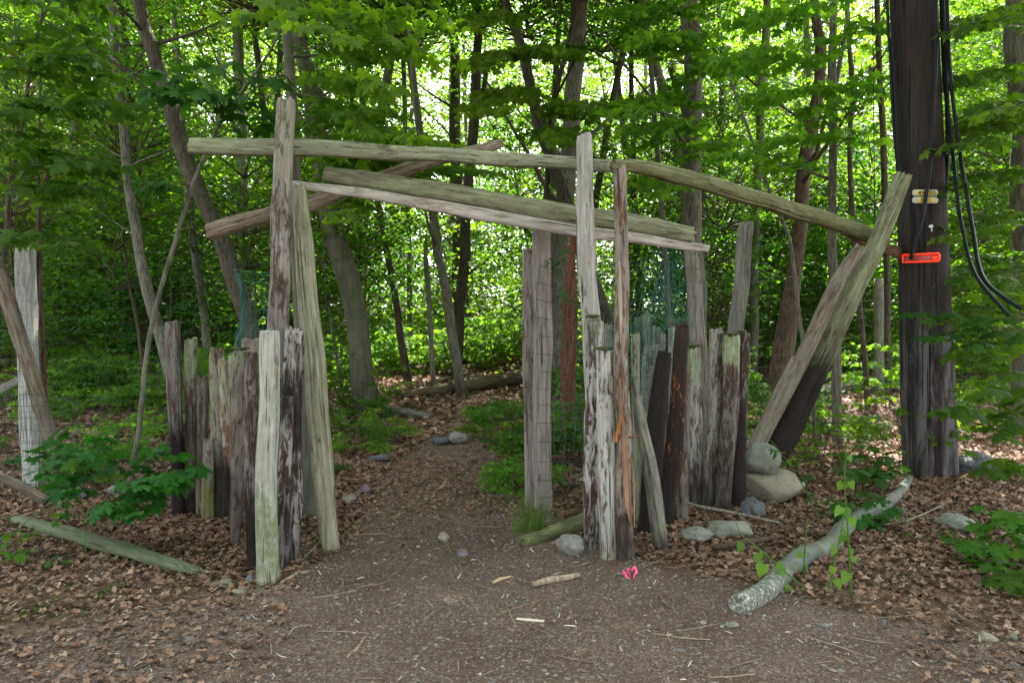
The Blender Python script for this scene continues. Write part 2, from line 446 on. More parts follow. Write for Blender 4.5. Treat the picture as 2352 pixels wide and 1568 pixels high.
c1 = n.mix(n.ramp(a1, [(.3, 0.0), (.7, 1.0)]), (.112, .070, .048), (.255, .185, .143))
c1 = n.mix(n.ramp(a2, [(.40, 1.0), (.60, 0.0)]), c1, (.085, .055, .042))
c1 = n.mix(n.ramp(v1.outputs['Color'], [(.80, 0.0), (.86, .85)]), c1, (.25, .235, .215))
c1 = n.mix(n.ramp(v2.outputs['Color'], [(.84, 0.0), (.88, .9)]), c1, (.36, .33, .30))
DIRT = n.finish(c1, .95, n.math('SUBTRACT', n.math('ADD', a2, a3), v1.outputs[0]), .8, .012, .15)

xs = np.concatenate([np.linspace(-90, -12, 30)[:-1], np.linspace(-12, -4, 40)[:-1], np.linspace(-4, 5, 150)[:-1], np.linspace(5, 14, 40)[:-1], np.linspace(14, 90, 30)])
ys = np.concatenate([np.linspace(-25, 1, 12)[:-1], np.linspace(1, 8, 120)[:-1], np.linspace(8, 30, 110)[:-1], np.linspace(30, 130, 50)])
grid(xs, ys, hgt, 'ground', SOIL)
# path: edges in px at given rows -> world
def pedge(y):
    """left and right edge of the bare trail at world depth y"""
    ks = [-6, 2.0, 3.0, 3.7, 4.2, 4.6, 5.2, 6.0, 7.5, 9.5, 11.0]
    l = [-6.5, -4.2, -3.3, -2.1, -1.45, -1.2, -1.15, -1.2, -1.3, -1.1, -.9]
    r = [6.5, 4.2, 3.2, 2.0, 1.3, .85, .50, .25, -.05, -.35, -.6]
    return np.interp(y, ks, l), np.interp(y, ks, r)
U = np.linspace(0, 1, 70); YS = np.concatenate([np.linspace(-6, 2.5, 10)[:-1], np.linspace(2.5, 12, 190)])
PV = []; 
for y in YS:
    l, r = pedge(y); l += .12 * mn.noise(Vector((y * 3, 1, 0))) + .05 * mn.noise(Vector((y * 13, 1, 0))); r += .14 * mn.noise(Vector((y * 3, 9, 0))) + .05 * mn.noise(Vector((y * 13, 4, 0)))
    X = l + (r - l) * U; Y = np.full_like(X, y); Z = hgt(X, Y)
    ed = np.minimum(U, 1 - U) / .04
    Z = Z + .006 + .008 * np.clip(ed, 0, 1) - .006 * (1 - np.clip(ed, 0, 1))
    Z = Z + .006 * np.sin(X * 17 + y * 9) * np.sin(y * 21 - X * 5) * np.clip(ed, 0, 1)
    PV += list(zip(X, Y, Z))
nx = len(U); i, j = np.meshgrid(np.arange(nx - 1), np.arange(len(YS) - 1)); a = (j * nx + i).ravel()
tag(obj('path', mesh('path', np.array(PV), np.column_stack([a, a + 1, a + nx + 1, a + nx]), DIRT)), kind='structure')

# ---------------------------------------------------------------- dead leaves, gravel, chips
def dead_mat(name, cols):
    n = NT(name); at = n.n('Attribute', attribute_name='rnd').outputs['Fac']; tc = n.n('TexCoord').outputs['Object']
    k = len(cols); c = n.ramp(at, [(i / (k - 1), q) for i, q in enumerate(cols)])
    c = n.mix(1.0, c, n.ramp(n.noise(tc, 40, 4, .7), [(.3, (.85, .8, .76)), (.7, (1.55, 1.42, 1.32))]), 'MULTIPLY')
    c = n.mix(1.0, c, n.ramp(n.noise(tc, 1.6, 4, .6), [(.35, .72), (.65, 1.12)]), 'MULTIPLY')
    b = n.n('BsdfPrincipled', i_Base_Color=c, i_Roughness=.75); t = n.n('BsdfTranslucent', i_Color=c)
    mx = n.n('MixShader', i_0=.18); n.l(b.outputs[0], mx.inputs[1]); n.l(t.outputs[0], mx.inputs[2]); n.l(mx.outputs[0], n.out.inputs[0]); return n.m
DEAD = dead_mat('dead_leaf', [(.095, .052, .032), (.20, .110, .064), (.24, .150, .100), (.12, .062, .036), (.30, .205, .145), (.060, .036, .026), (.20, .115, .070), (.34, .25, .18), (.10, .064, .044), (.19, .125, .088), (.045, .030, .022), (.27, .185, .13)])
def on_path(x, y, mrg=0.0):
    l, r = pedge(y); return (x > l + mrg) & (x < r - mrg) & (y < 11.5)
def scatter_ground(N, y0, y1, k=1.0):
    u = RNG.random(N); y = np.sqrt(y0 ** 2 + u * (y1 ** 2 - y0 ** 2)); x = RNG.uniform(-1, 1, N) * (y * .72 * k + .6); return x, y
parts = []
def litter(N, y0, y1, s0, s1, tpl, keep_path, lift=.02):
    x, y = scatter_ground(N, y0, y1)
    l, r = pedge(y)
    inside = np.minimum(x - l, r - x)
    pr = np.where((inside > 0) & (y < 11.5), keep_path * np.clip(1.2 - inside * 1.0, .25, 1), 1.0)
    pr = np.where(inside > 0, np.maximum(pr, .9 * np.exp(-np.clip(inside, 0, 9) / (.16 if s1 > .04 else .5))), pr)
    pr = np.where((inside > 0) & (y > 4.9), np.maximum(pr, np.clip((y - 4.9) / 1.2, 0, .85) if keep_path < .9 else pr), pr)
    sideb = np.clip((np.abs(x - .10 * y) - (.95 + (y - 3) * .25)) / .9, 0, 1) * (y < 4.9); pr = np.maximum(pr, sideb * .95)
    pr = np.where((y < 4.1) & (inside <= 0), .75, pr)
    kp = RNG.random(N) < pr; x, y = x[kp], y[kp]; n_ = len(x)
    z = hgt(x, y) + RNG.uniform(.003, .010 + lift, n_)
    ins = np.minimum(*(x - pedge(y)[0], pedge(y)[1] - x)) > 0
    sz = RNG.uniform(s0, s1, n_) * np.where(ins & ((np.abs(x - .10 * y) < 1.3 + (y - 3) * .25) | (y > 4.9)), .6, 1.0) * np.clip(.50 + (y - 3) * .13, .55, 1)
    return leafmesh(tpl, np.column_stack([x, y, z]), hemi(n_, .30), hdir(n_) * [1, 1, 0] + [0, 0, .05], sz)
parts += [litter(9000, 2.7, 8, .04, .085, L_DEAD, .10), litter(18000, 2.7, 8, .035, .085, L_DEAD2, .12), litter(22000, 2.7, 8, .035, .075, L_DEAD4, .12), litter(26000, 2.7, 7.5, .012, .036, L_DEAD3, .55, .004)]
parts += [litter(16000, 8, 19, .08, .14, L_DEAD2, .45), litter(9000, 8, 26, .09, .15, L_DEAD, .45), litter(14000, 4.5, 11, .05, .095, L_DEAD2, .6)]
v, t, a = joinm(parts)
tag(obj('leaf_litter', mesh('leaf_litter', v, t, DEAD, False, a)), 'brown dry fallen leaves carpeting the forest floor', 'leaf litter', kind='stuff')
# gravel
def ico(sub):
    import bmesh
    bm = bmesh.new(); bmesh.ops.create_icosphere(bm, subdivisions=sub, radius=1.0)
    V = np.array([v.co[:] for v in bm.verts]); T = np.array([[v.index for v in f.verts] for f in bm.faces]); bm.free(); return V, T
ICO1, ICO3 = ico(1), ico(4)
n = NT('gravel'); at = n.n('Attribute', attribute_name='rnd').outputs['Fac']
STONEC = n.ramp(at, [(0, (.10, .085, .075)), (.3, (.18, .165, .15)), (.55, (.12, .13, .125)), (.75, (.25, .235, .215)), (.9, (.17, .13, .10)), (1, (.42, .40, .37))])
GRAV = n.finish(STONEC, .85)
def gravel(N, y0, y1, s0, s1):
    x, y = scatter_ground(N, y0, y1); kp = on_path(x, y, .02); x, y = x[kp], y[kp]; n_ = len(x)
    s = s0 + (s1 - s0) * RNG.random(n_) ** 3
    tv = ICO1[0]; k = len(tv)
    sc = np.column_stack([s * RNG.uniform(.7, 1.3, n_), s * RNG.uniform(.7, 1.3, n_), s * RNG.uniform(.4, .7, n_)])
    V = tv[None] * (1 + RNG.uniform(-.18, .18, (n_, k, 1))) * sc[:, None, :] + np.column_stack([x, y, hgt(x, y) + .012])[:, None, :]
    T = ICO1[1][None] + (np.arange(n_) * k)[:, None, None]
    return V.reshape(-1, 3), T.reshape(-1, 3), np.repeat(RNG.random(n_), k)
v, t, a = joinm([gravel(17000, 2.7, 6, .002, .0125), gravel(220, 2.7, 6.5, .012, .030)])
tag(obj('gravel', mesh('gravel', v, t, GRAV, False, a)), 'small grey pebbles scattered over the bare trail dirt', 'gravel', kind='stuff')
# chips and twigs lying about
n = NT('chips'); at = n.n('Attribute', attribute_name='rnd').outputs['Fac']
CHIP = n.finish(n.ramp(at, [(0, (.12, .08, .055)), (.4, (.22, .16, .115)), (.7, (.36, .28, .20)), (.93, (.62, .56, .46)), (1, (.5, .24, .10))]), .85)
V_, F_, A_ = [], [], []
for i in range(2300):
    y = math.sqrt(2.8 ** 2 + random.random() * (7.5 ** 2 - 2.8 ** 2)); x = random.uniform(-1, 1) * (y * .72)
    l = random.uniform(.012, .05) if random.random() < .85 else random.uniform(.08, .32); r = random.uniform(.0012, .0035)
    a = random.uniform(0, 6.28); b = gz(x, y) + .016; dx, dy = math.cos(a) * l / 2, math.sin(a) * l / 2
    n0 = len(V_); bend = random.gauss(0, l * .08)
    tube(V_, F_, [Vector((x - dx, y - dy, b)), Vector((x - dy * bend * 3, y + dx * bend * 3, b + random.uniform(0, .01))), Vector((x + dx, y + dy, b + random.uniform(0, .02)))], [r, r * 1.1, r * .7], 4)
    A_ += [random.random() * (1 if l < .05 else .6)] * (len(V_) - n0)
tag(obj('wood_debris', mesh('wood_debris', V_, F_, CHIP, True, A_)), 'small wood chips and broken twigs strewn over the ground', 'debris', kind='stuff')

# ================================================================ timbers of the gate
GR = 'weathered posts of the left palisade'; GRR = 'weathered posts of the right palisade'
WH = (.46, .44, .40); GY = (.33, .31, .285); GN = (.33, .35, .255); BR = (.115, .072, .055); BRD = (.06, .036, .028)
def W_(nm, **k): return wood_mat('weathered_wood_' + nm, **k)
darkfoot = lambda a, b, s=1.0: [(0, s), (max(0, a), s), (b, 0.0)]
# --- left palisade: back to front
timber('wooden_post', 'tall grey post of the left palisade, farthest left, with black lower half', 'post',
       [(410, 1185, 28), (402, 960, 32), (397, 741, 32)], W_('a', pale=(.27, .24, .23), mid=BR, cover=.58, zones=[(0, 1), (.50, 1), (.66, .1), (.75, 0)], L=1.3), GR)
timber('wooden_post', 'blotchy grey-brown post standing second from the left end of the left palisade', 'post',
       [(438, 1181, 30), (438, 980, 30), (437, 780, 28)], W_('b', pale=(.29, .255, .235), mid=BR, cover=.45, zones=[(0, 1), (.18, .9), (.26, 0), (.45, .1), (.62, .75), (.75, .6), (.85, 0)], L=1.2, moss=[(.9, 0), (1, .8)]), GR)
timber('wooden_post', 'short grey-brown post third from the left end of the left palisade', 'post',
       [(464, 1186, 24), (465, 1020, 25), (464, 867, 23)], W_('c', pale=(.24, .21, .19), mid=BR, cover=.55, zones=[(.3, .0), (.6, .5), (.75, .2), (1, 0)], L=1.0), GR)
timber('wooden_post', 'pale post with dark foot behind the lowest green-footed stub of the left palisade', 'post',
       [(508, 1192, 30), (503, 1000, 34), (497, 803, 34)], W_('d', pale=(.33, .31, .255), mid=BR, cover=.62, zones=darkfoot(.38, .6, .9), L=1.2), GR)
timber('wooden_post', 'lowest stub of the left palisade with a green mossy foot and red-brown streak', 'post',
       [(478, 1198, 27), (479, 1100, 27), (480, 1011, 22)], W_('e', pale=GY, mid=(.20, .07, .04), cover=.6, moss=[(0, 1), (.45, .9), (.75, 0)], tint=(.16, .17, .04), L=.6), GR, depth=5.55)
timber('wooden_post', 'flaking white and red-brown post leaning left over a black foot in the left palisade', 'post',
       [(544, 1220, 27), (530, 1020, 30), (514, 827, 33)], W_('f', pale=(.42, .38, .34), mid=(.17, .055, .035), cover=.5, zones=darkfoot(.36, .52), L=1.2, moss=[(.55, 0), (1, .5)]), GR)
timber('wooden_post', 'pale square-topped post standing behind the wide grey one of the left palisade', 'post',
       [(588, 1195, 40), (580, 990, 42), (577, 781, 43)], W_('g', pale=(.36, .31, .27), mid=BR, cover=.75, L=1.3), GR, depth=5.75)
timber('wooden_post', 'wide grey post with concave chewed top in the left palisade', 'post',
       [(541, 1252, 18), (552, 1030, 46), (556, 812, 50)], W_('h', pale=(.26, .22, .20), mid=BR, cover=.66, zones=[(0, .75), (.25, .4), (.6, 0)], L=1.4, moss=[(.85, 0), (1, .9)]), GR, rag=.03)
timber('wooden_post', 'brown-grey narrow post tucked between the wide grey and the green-white posts', 'post',
       [(580, 1310, 22), (580, 1050, 30), (582, 812, 28)], W_('i', pale=(.27, .23, .24), mid=BRD, cover=.5, zones=darkfoot(.22, .42), L=1.5), GR)
T1M = W_('t1', pale=(.38, .34, .32), mid=(.11, .075, .06), cover=.56, L=2.9, zones=[(.52, 0), (.58, .35), (.66, 0)], moss=[(.8, 0), (1, .3)])
timber('tall_gate_post', 'tallest gate post, brown-grey with a long split, rising above the crossing beams on the left', 'post',
       [(622, 1296, 44), (632, 950, 46), (638, 740, 46), (650, 400, 44), (656, 232, 42)], T1M, depth=4.66)
timber('wooden_post', 'post with charred black upper face and white edges right of the green-white post', 'post',
       [(668, 1292, 38), (671, 1000, 41), (674, 755, 44)], W_('k', pale=(.50, .46, .45), mid=BRD, cover=.52, zones=[(0, .7), (.16, .5), (.24, 0), (.50, .05), (.56, .95), (.80, .95), (.93, 0)], L=1.4), GR)
timber('wooden_post', 'shorter dark and white post standing before the charred one in the left palisade', 'post',
       [(651, 1306, 30), (655, 1100, 30), (657, 914, 31)], W_('l', pale=(.50, .46, .45), mid=BRD, cover=.45, zones=[(0, .7), (.42, .6), (.55, 0), (.82, 0), (.9, .6)], L=1.1), GR)
timber('wooden_post', 'front post of the left palisade, green-white with a mossy green foot', 'post',
       [(615, 1340, 50), (613, 1150, 50), (618, 950, 46), (622, 764, 44)], W_('j', pale=(.64, .63, .60), mid=(.15, .115, .08), cover=.78, soft=.08, moss=[(0, 1), (.3, .9), (.45, .4), (1, .3)], tint=(.17, .20, .09), L=1.5), GR)
timber('leaning_gate_post', 'pale straight post leaning against the tallest gate post, foot set toward the path', 'post',
       [(762, 1266, 37), (742, 1080, 46), (722, 850, 46), (703, 640, 42), (687, 430, 32)], W_('t2', pale=(.44, .42, .32), mid=(.20, .14, .10), cover=.7, L=2.1, soft=.07, moss=[(.3, 0), (.8, .35)]), ex=4)
# --- right palisade and gate
timber('wooden_post', 'narrow grey post with an orange-brown stain, left one of the pair by the trail', 'post',
       [(1221, 1172, 30), (1216, 870, 30), (1214, 577, 27)], W_('m', pale=(.37, .33, .31), mid=(.15, .095, .072), cover=.66, L=2.1), ex=5, depth=5.95)
timber('wooden_post', 'wide grey square post with fence wire on it, right one of the trailside pair', 'post',
       [(1246, 1176, 42), (1245, 870, 43), (1243, 518, 43)], W_('n', pale=(.37, .335, .315), mid=(.20, .14, .11), cover=.75, soft=.12, L=2.3), ex=5)
timber('red_brown_post', 'bare red-brown tapering post standing behind the green wire mesh', 'post',
       [(1302, 1010, 28), (1306, 860, 34), (1310, 700, 33), (1314, 535, 11)], W_('o', pale=(.22, .085, .055), mid=(.13, .045, .03), cover=.5, soft=.1, L=2.4), ex=5)
timber('tall_gate_post', 'tall pale crooked gate post crossing in front of the beams on the right', 'post',
       [(1362, 1262, 36), (1362, 960, 40), (1358, 740, 44), (1344, 600, 42), (1339, 470, 40), (1345, 400, 38), (1345, 312, 36)], W_('p', pale=(.54, .52, .50), mid=(.16, .10, .08), cover=.78, soft=.06, L=2.7), ex=2.3, depth=5.0)
timber('tall_gate_post', 'slim tall splintered post holding up the outer ends of the top beams', 'post',
       [(1439, 1286, 41), (1430, 1050, 36), (1428, 700, 32), (1427, 388, 30)], W_('q', pale=(.36, .31, .27), mid=(.15, .085, .06), cover=.55, zones=darkfoot(.08, .24, .8), L=2.5), ex=2.1)
timber('wooden_post', 'peeling white over brown post with moss cap under the crooked gate post', 'post',
       [(1359, 1260, 36), (1360, 1000, 36), (1363, 736, 40)], W_('r', pale=(.62, .60, .59), mid=(.085, .042, .032), cover=.50, zones=darkfoot(.08, .34, .55), L=1.5, moss=[(.82, 0), (.95, .45)], tint=(.42, .46, .34)), GRR, ex=2.1)
timber('wooden_post', 'shorter peeling white post right beside the slim splintered one', 'post',
       [(1398, 1284, 41), (1394, 1050, 42), (1387, 807, 40)], W_('s', pale=(.60, .58, .55), mid=(.11, .075, .055), cover=.66, L=1.3, moss=[(0, .9), (.16, .3), (.25, 0)], tint=(.15, .14, .07)), GRR, ex=2.1)
timber('wooden_post', 'thin pale grey post just behind the slim splintered one, cut jagged at the top', 'post',
       [(1466, 1195, 20), (1462, 980, 20), (1458, 773, 20)], W_('u', pale=GN, mid=BR, cover=.7, L=1.4), GRR, depth=5.25, rag=.03)
timber('leaning_round_post', 'round grey post leaning left against the slim splintered one', 'post',
       [(1518, 1264, 38), (1495, 1100, 36), (1470, 970, 28), (1455, 870, 14)], W_('v', pale=(.30, .31, .24), mid=(.15, .115, .12), cover=.55, soft=.09, L=1.1, zones=darkfoot(.08, .28, .85)), GRR, ex=2, flat=1)
timber('wooden_post', 'black charred post leaning right behind the round grey leaning one', 'post',
       [(1484, 1226, 44), (1505, 1010, 42), (1528, 813, 34)], W_('w', pale=(.05, .035, .03), mid=(.03, .02, .017), cover=.3, zones=[(0, .9), (1, .7)], L=1.3), GRR)
timber('wooden_post', 'black post with orange rotten patches leaning right in the right palisade', 'post',
       [(1528, 1208, 40), (1550, 980, 38), (1570, 745, 30)], W_('x', pale=(.10, .06, .045), mid=(.05, .03, .024), cover=.35, zones=[(0, .95), (.5, .7), (.85, .4)], spots=[(.38, 0), (.45, 1), (.78, 1), (.85, 0)], L=1.4), GRR)
timber('wooden_post', 'narrow grey post showing between the orange-rotted and the white-topped ones', 'post',
       [(1566, 1196, 26), (1570, 1040, 22), (1576, 860, 18)], W_('y', pale=(.26, .22, .20), mid=BR, cover=.6, moss=[(0, .8), (.15, 0)], L=1.2), GRR)
timber('wooden_post', 'white-topped brown post standing fourth from the right end of the right palisade', 'post',
       [(1598, 1164, 30), (1598, 980, 34), (1594, 800, 31)], W_('z', pale=(.46, .45, .42), mid=BR, cover=.56, zones=darkfoot(.15, .5, .85), moss=[(.9, 0), (1, .8)], L=1.2), GRR)
timber('wooden_post', 'tall post with ragged white top standing third from the right end of the right palisade', 'post',
       [(1627, 1168, 30), (1638, 960, 33), (1645, 760, 33)], W_('aa', pale=(.38, .36, .33), mid=BR, cover=.55, zones=darkfoot(.1, .5, .85), L=1.3), GRR, rag=.022)
timber('wooden_post', 'wide dark brown post with mossy top second from the right end of the right palisade', 'post',
       [(1658, 1174, 34), (1672, 970, 38), (1681, 772, 40)], W_('bb', pale=(.30, .265, .22), mid=(.08, .05, .042), cover=.47, zones=[(0, .9), (.35, .5), (.6, .25), (.8, 0)], moss=[(.9, 0), (1, 1)], L=1.3), GRR)
timber('wooden_post', 'blackened post with grey top at the right end of the right palisade', 'post',
       [(1690, 1162, 34), (1699, 960, 32), (1705, 763, 28)], W_('cc', pale=(.28, .26, .25), mid=BRD, cover=.4, zones=[(0, 1), (.6, .9), (.88, .1)], L=1.3), GRR)
timber('wooden_post', 'thin pale strip of a post peeping out behind the blackened end post', 'post',
       [(1704, 1135, 12), (1712, 960, 12), (1718, 808, 11)], W_('dd', pale=GY, mid=BR, cover=.7, L=1.3), GRR, depth=6.6)
timber('fence_post', 'grey mesh-covered post leaning left behind the white-topped brown post', 'post',
       [(1626, 1100, 30), (1610, 850, 34), (1592, 640, 32), (1583, 540, 24)], W_('ee', pale=(.34, .30, .27), mid=(.19, .13, .11), cover=.7, soft=.1, L=2.2), ex=5, depth=6.5)
timber('fence_post', 'grey post leaning right behind the mossy-topped posts of the right palisade', 'post',
       [(1668, 1090, 34), (1690, 770, 35), (1715, 512, 34)], W_('ff', pale=(.27, .265, .24), mid=(.15, .13, .11), cover=.6, soft=.1, L=2.4), ex=3, depth=7.0)
# inner row seen through the mesh
for k, (lab, pts, pale, dep, dk) in enumerate([
    ('grey stub leftmost in the inner row behind the mesh, close to the peeling posts', [(1400, 1050, 22), (1397, 747, 22)], (.27, .26, .26), 7.6, 0),
    ('tall dark narrow post of the inner row, just right of the slim splintered post', [(1476, 1060, 18), (1470, 880, 18), (1465, 730, 18)], (.08, .05, .045), 7.3, 1),
    ('grey-green post of the inner row directly right of its tall dark one', [(1488, 1050, 20), (1484, 723, 18)], (.28, .28, .24), 7.7, 0),
    ('widest pale post of the inner row, seen between the mesh wires', [(1490, 1070, 34), (1492, 930, 36), (1494, 794, 36)], (.33, .32, .27), 7.2, 0),
    ('grey-green pointed post of the inner row above the widest pale one', [(1508, 1050, 20), (1506, 753, 20)], (.30, .31, .24), 7.9, 0),
    ('small white and red post of the inner row behind the black leaning ones', [(1522, 1050, 15), (1520, 770, 15)], (.42, .33, .31), 7.7, 0),
    ('white-faced post of the inner row with a dark post at its back', [(1546, 1050, 18), (1544, 753, 18)], (.50, .49, .46), 7.4, 0),
    ('dark mossy-topped post at the back of the white-faced inner one', [(1548, 1040, 27), (1545, 736, 28)], (.09, .07, .055), 7.8, 1)]):
    timber('inner_post', lab, 'post', pts, W_('in%d' % k, pale=pale, mid=BR if not dk else BRD, cover=.72 if not dk else .4, L=1.5, moss=[(.88, 0), (1, .6)]), 'posts of the inner row behind the mesh', depth=dep, ex=4)
# --- beams
timber('crossing_beam', 'longest top beam lying level behind the tallest gate post', 'beam',
       [(437, 335, 38, 4.86), (680, 342, 38, 4.90), (900, 349, 34, 5.0), (1100, 362, 31, 5.1), (1320, 378, 29, 5.2), (1445, 382, 26, 5.0)],
       W_('h1', pale=(.40, .39, .31), mid=(.16, .11, .085), cover=.66, soft=.1, L=3.2, moss=[(0, .5), (1, .4)]), upright=True, sink=0, ex=3.2)
timber('crossing_beam', 'greenish sagging beam sloping down right from the slim splintered post to the utility pole', 'beam',
       [(1408, 381, 28, 4.72), (1470, 383, 32, 4.85), (1560, 408, 38, 5.1), (1700, 445, 38, 5.5), (1850, 492, 38, 6.1), (1965, 527, 36, 6.6), (2032, 556, 34, 6.9)],
       W_('h2', pale=(.25, .25, .15), mid=(.11, .075, .05), cover=.58, soft=.1, L=3.2, moss=[(0, .35), (1, .6)], tint=(.16, .19, .07)), upright=True, sink=0, ex=2.3, rag=.03)
timber('broken_board', 'short reddish split board under the low end of the sagging beam', 'board',
       [(1905, 520, 12, 6.4), (1985, 553, 24, 6.75), (2070, 582, 25, 6.98)], W_('h2b', pale=(.26, .16, .11), mid=(.15, .07, .05), cover=.5, L=1), upright=True, sink=0, ex=4, flat=.4)
timber('crossing_beam', 'round brown-grey pole slanting up to the right behind the other beams', 'beam',
       [(477, 535, 40, 5.0), (640, 490, 38, 5.1), (760, 452, 34, 5.2), (900, 401, 30, 5.3), (1040, 358, 28, 5.4), (1152, 330, 19, 5.5)],
       W_('h3', pale=(.38, .32, .26), mid=(.17, .11, .08), cover=.6, soft=.1, L=2.6), upright=True, sink=0, ex=2.2, flat=.95)
timber('crossing_beam', 'thick mossy grey beam sloping right, passing behind the crooked gate post', 'beam',
       [(744, 401, 37, 5.12), (900, 422, 44, 5.15), (1150, 464, 44, 5.2), (1400, 505, 44, 5.3), (1590, 540, 38, 5.4)],
       W_('h4', pale=(.34, .34, .24), mid=(.14, .085, .07), cover=.62, soft=.1, L=2.7, moss=[(0, .55), (1, .5)], tint=(.27, .30, .17)), upright=True, sink=0, ex=2.4)
timber('crossing_beam', 'thin pale board running right below the thick mossy beam', 'board',
       [(672, 423, 18, 4.86), (860, 449, 24, 5.0), (1100, 491, 30, 5.12), (1380, 538, 26, 5.26), (1626, 571, 18, 5.4)],
       W_('h5', pale=(.60, .55, .52), mid=(.24, .17, .13), cover=.74, soft=.1, L=3.0), upright=True, sink=0, ex=4, flat=.5)
# --- braces leaning on the utility pole
timber('leaning_timber', 'long split timber propped against the utility pole, black at its foot', 'timber',
       [(1782, 1035, 62, 6.6), (1838, 930, 56, 6.6), (1900, 800, 48, 6.55), (1990, 610, 42, 6.5), (2040, 500, 40, 6.47), (2076, 403, 38, 6.42)],
       W_('l1', pale=(.30, .31, .20), mid=(.12, .07, .06), cover=.56, soft=.08, zones=[(0, 1), (.30, .95), (.42, .2), (.5, 0)], L=2.9, moss=[(.3, 0), (.6, .4)]), ex=2.3)
timber('leaning_timber', 'grey-brown timber lying along the left flank of the long propped one', 'timber',
       [(1738, 1030, 30, 6.5), (1800, 905, 34, 6.5), (1880, 745, 34, 6.45), (1935, 630, 32, 6.42), (1976, 572, 26, 6.4)],
       W_('l2', pale=(.32, .285, .235), mid=(.15, .10, .08), cover=.62, soft=.09, L=2.3), ex=2.6, rag=.03)
timber('leaning_timber', 'shortest propped timber with jagged top beside the stacked rocks', 'timber',
       [(1731, 1018, 24, 6.5), (1778, 925, 27, 6.5), (1824, 830, 26, 6.48)], W_('l3', pale=(.33, .30, .24), mid=(.17, .12, .10), cover=.66, soft=.1, L=1.0), ex=3, rag=.03)
# --- left fence posts and rails
timber('fence_post', 'white upright fence post at the far left wrapped in wire mesh', 'post',
       [(76, 1118, 40), (67, 850, 39), (58, 563, 38)], W_('e1', pale=(.62, .63, .62), mid=(.24, .23, .21), cover=.75, soft=.12, L=2.3), ex=4)
timber('fence_post', 'grey post with rusty patches leaning across the white upright fence post', 'post',
       [(122, 1030, 30, 6.35), (62, 830, 32, 6.3), (-12, 600, 32, 6.3)], W_('e2', pale=(.27, .24, .20), mid=(.15, .075, .05), cover=.6, soft=.06, L=2.0), ex=2.6)
timber('fence_rail', 'slanting brown rail running out of the picture at the far left', 'rail',
       [(105, 1150, 22, 5.6), (50, 1118, 22, 5.7), (-25, 1085, 24, 5.8)], W_('e3', pale=(.20, .17, .13), mid=(.12, .085, .065), cover=.55, L=1.0), upright=True, sink=0)
timber('fence_rail', 'short pale board nailed behind the white upright fence post', 'board',
       [(-20, 905, 18, 6.8), (52, 872, 18, 6.8)], W_('e4', pale=(.36, .36, .33), mid=(.2, .18, .16), cover=.7, L=.4), upright=True, sink=0, flat=.4)
# --- fallen timbers and logs
def lying(name, label, cat, pts, mat, **k):
    """pts: (px, py_bottom, width px): lies on the ground"""
    q = []
    for x, y, w in pts:
        g = G(x, y); d = g.y; wm = w * d / F
        # centre raised by half its width
        up = wm * .42; py = y - up * F / d
        q.append((x, py, w, d))
    return timber(name, label, cat, q, mat, sink=0, **k)
o = lying('fallen_timber', 'flat green-grey timber with a split rotten end lying on dry leaves at lower left', 'timber',
      [(38, 1204, 30), (150, 1240, 40), (290, 1281, 42), (400, 1312, 36), (458, 1322, 22)], W_('f1', pale=(.17, .19, .125), mid=(.12, .10, .075), cover=.6, soft=.1, L=1.6, moss=[(0, .7), (1, .5)], tint=(.13, .17, .08)), ex=3, flat=.6)
lying('fallen_timber', 'short mossy log beside the grey rock at the foot of the peeling posts', 'log',
      [(1196, 1257, 28), (1270, 1237, 34), (1352, 1206, 38)], W_('f3', pale=(.16, .17, .10), mid=(.10, .08, .06), cover=.5, soft=.1, L=.6, moss=[(0, .9), (1, .6)], tint=(.13, .16, .06)), ex=2, flat=1)
n = NT('log_lichen'); tc = n.n('TexCoord').outputs['Object']
g = n.noise(tc, 7, 4, .6); rg = n.noise(n.mapping(tc, (1, 1, 5)), 6, 4, .6); fl = n.noise(tc, 44, 7, .75); zz = n.n('SeparateXYZ', i_Vector=tc)
base = n.mix(n.ramp(g, [(.3, 0.0), (.7, 1.0)]), (.105, .12, .095), (.165, .18, .15)); base = n.mix(n.ramp(rg, [(.35, .45), (.5, 0.0)]), base, (.07, .08, .06))
lowz = n.ramp(zz.outputs[2], [(0.0, 1.0), (.5, .75), (.95, 0.0)])
base = n.mix(n.ramp(n.noise(tc, 12, 5, .7), [(.45, 0.0), (.62, .7)]), base, (.06, .075, .035)); base = n.mix(n.ramp(n.noise(tc, 3, 3), [(.5, 0.0), (.6, .5)]), base, (.10, .085, .06))
lm = n.math('GREATER_THAN', n.math('ADD', fl, n.math('MULTIPLY', lowz, .17)), .70)
base = n.mix(lm, base, (.44, .39, .35))
LOGM = n.finish(base, .8, n.math('ADD', n.math('MULTIPLY', lm, .8), rg), .5, .01)
lying('fallen_log', 'smooth grey-green log with white fungus crust at its sawn end, lying at lower right', 'log',
      [(1694, 1412, 50), (1760, 1372, 47), (1835, 1303, 47), (1905, 1270, 42), (1965, 1208, 37), (2040, 1165, 29), (2088, 1108, 20)], LOGM, ex=2, flat=1, rag=.006)
LOGP = bark_mat('log_pale_rotten', (.30, .20, .13), (.40, .30, .21), (.10, .06, .04), ridge=.8)
LOGR = bark_mat('log_brown', (.13, .095, .06), (.20, .14, .09), (.05, .035, .025), ridge=.8, moss=.12)
BKG = bark_mat('log_grey_bark', (.16, .15, .13), (.24, .225, .20), (.07, .06, .05), ridge=.7)
lying('fallen_log', 'thick pale peeling log in the undergrowth right of the trail beyond the gate', 'log', [(1090, 838, 40), (1150, 838, 42), (1250, 832, 40)], LOGP, ex=2, flat=1, rag=.05)
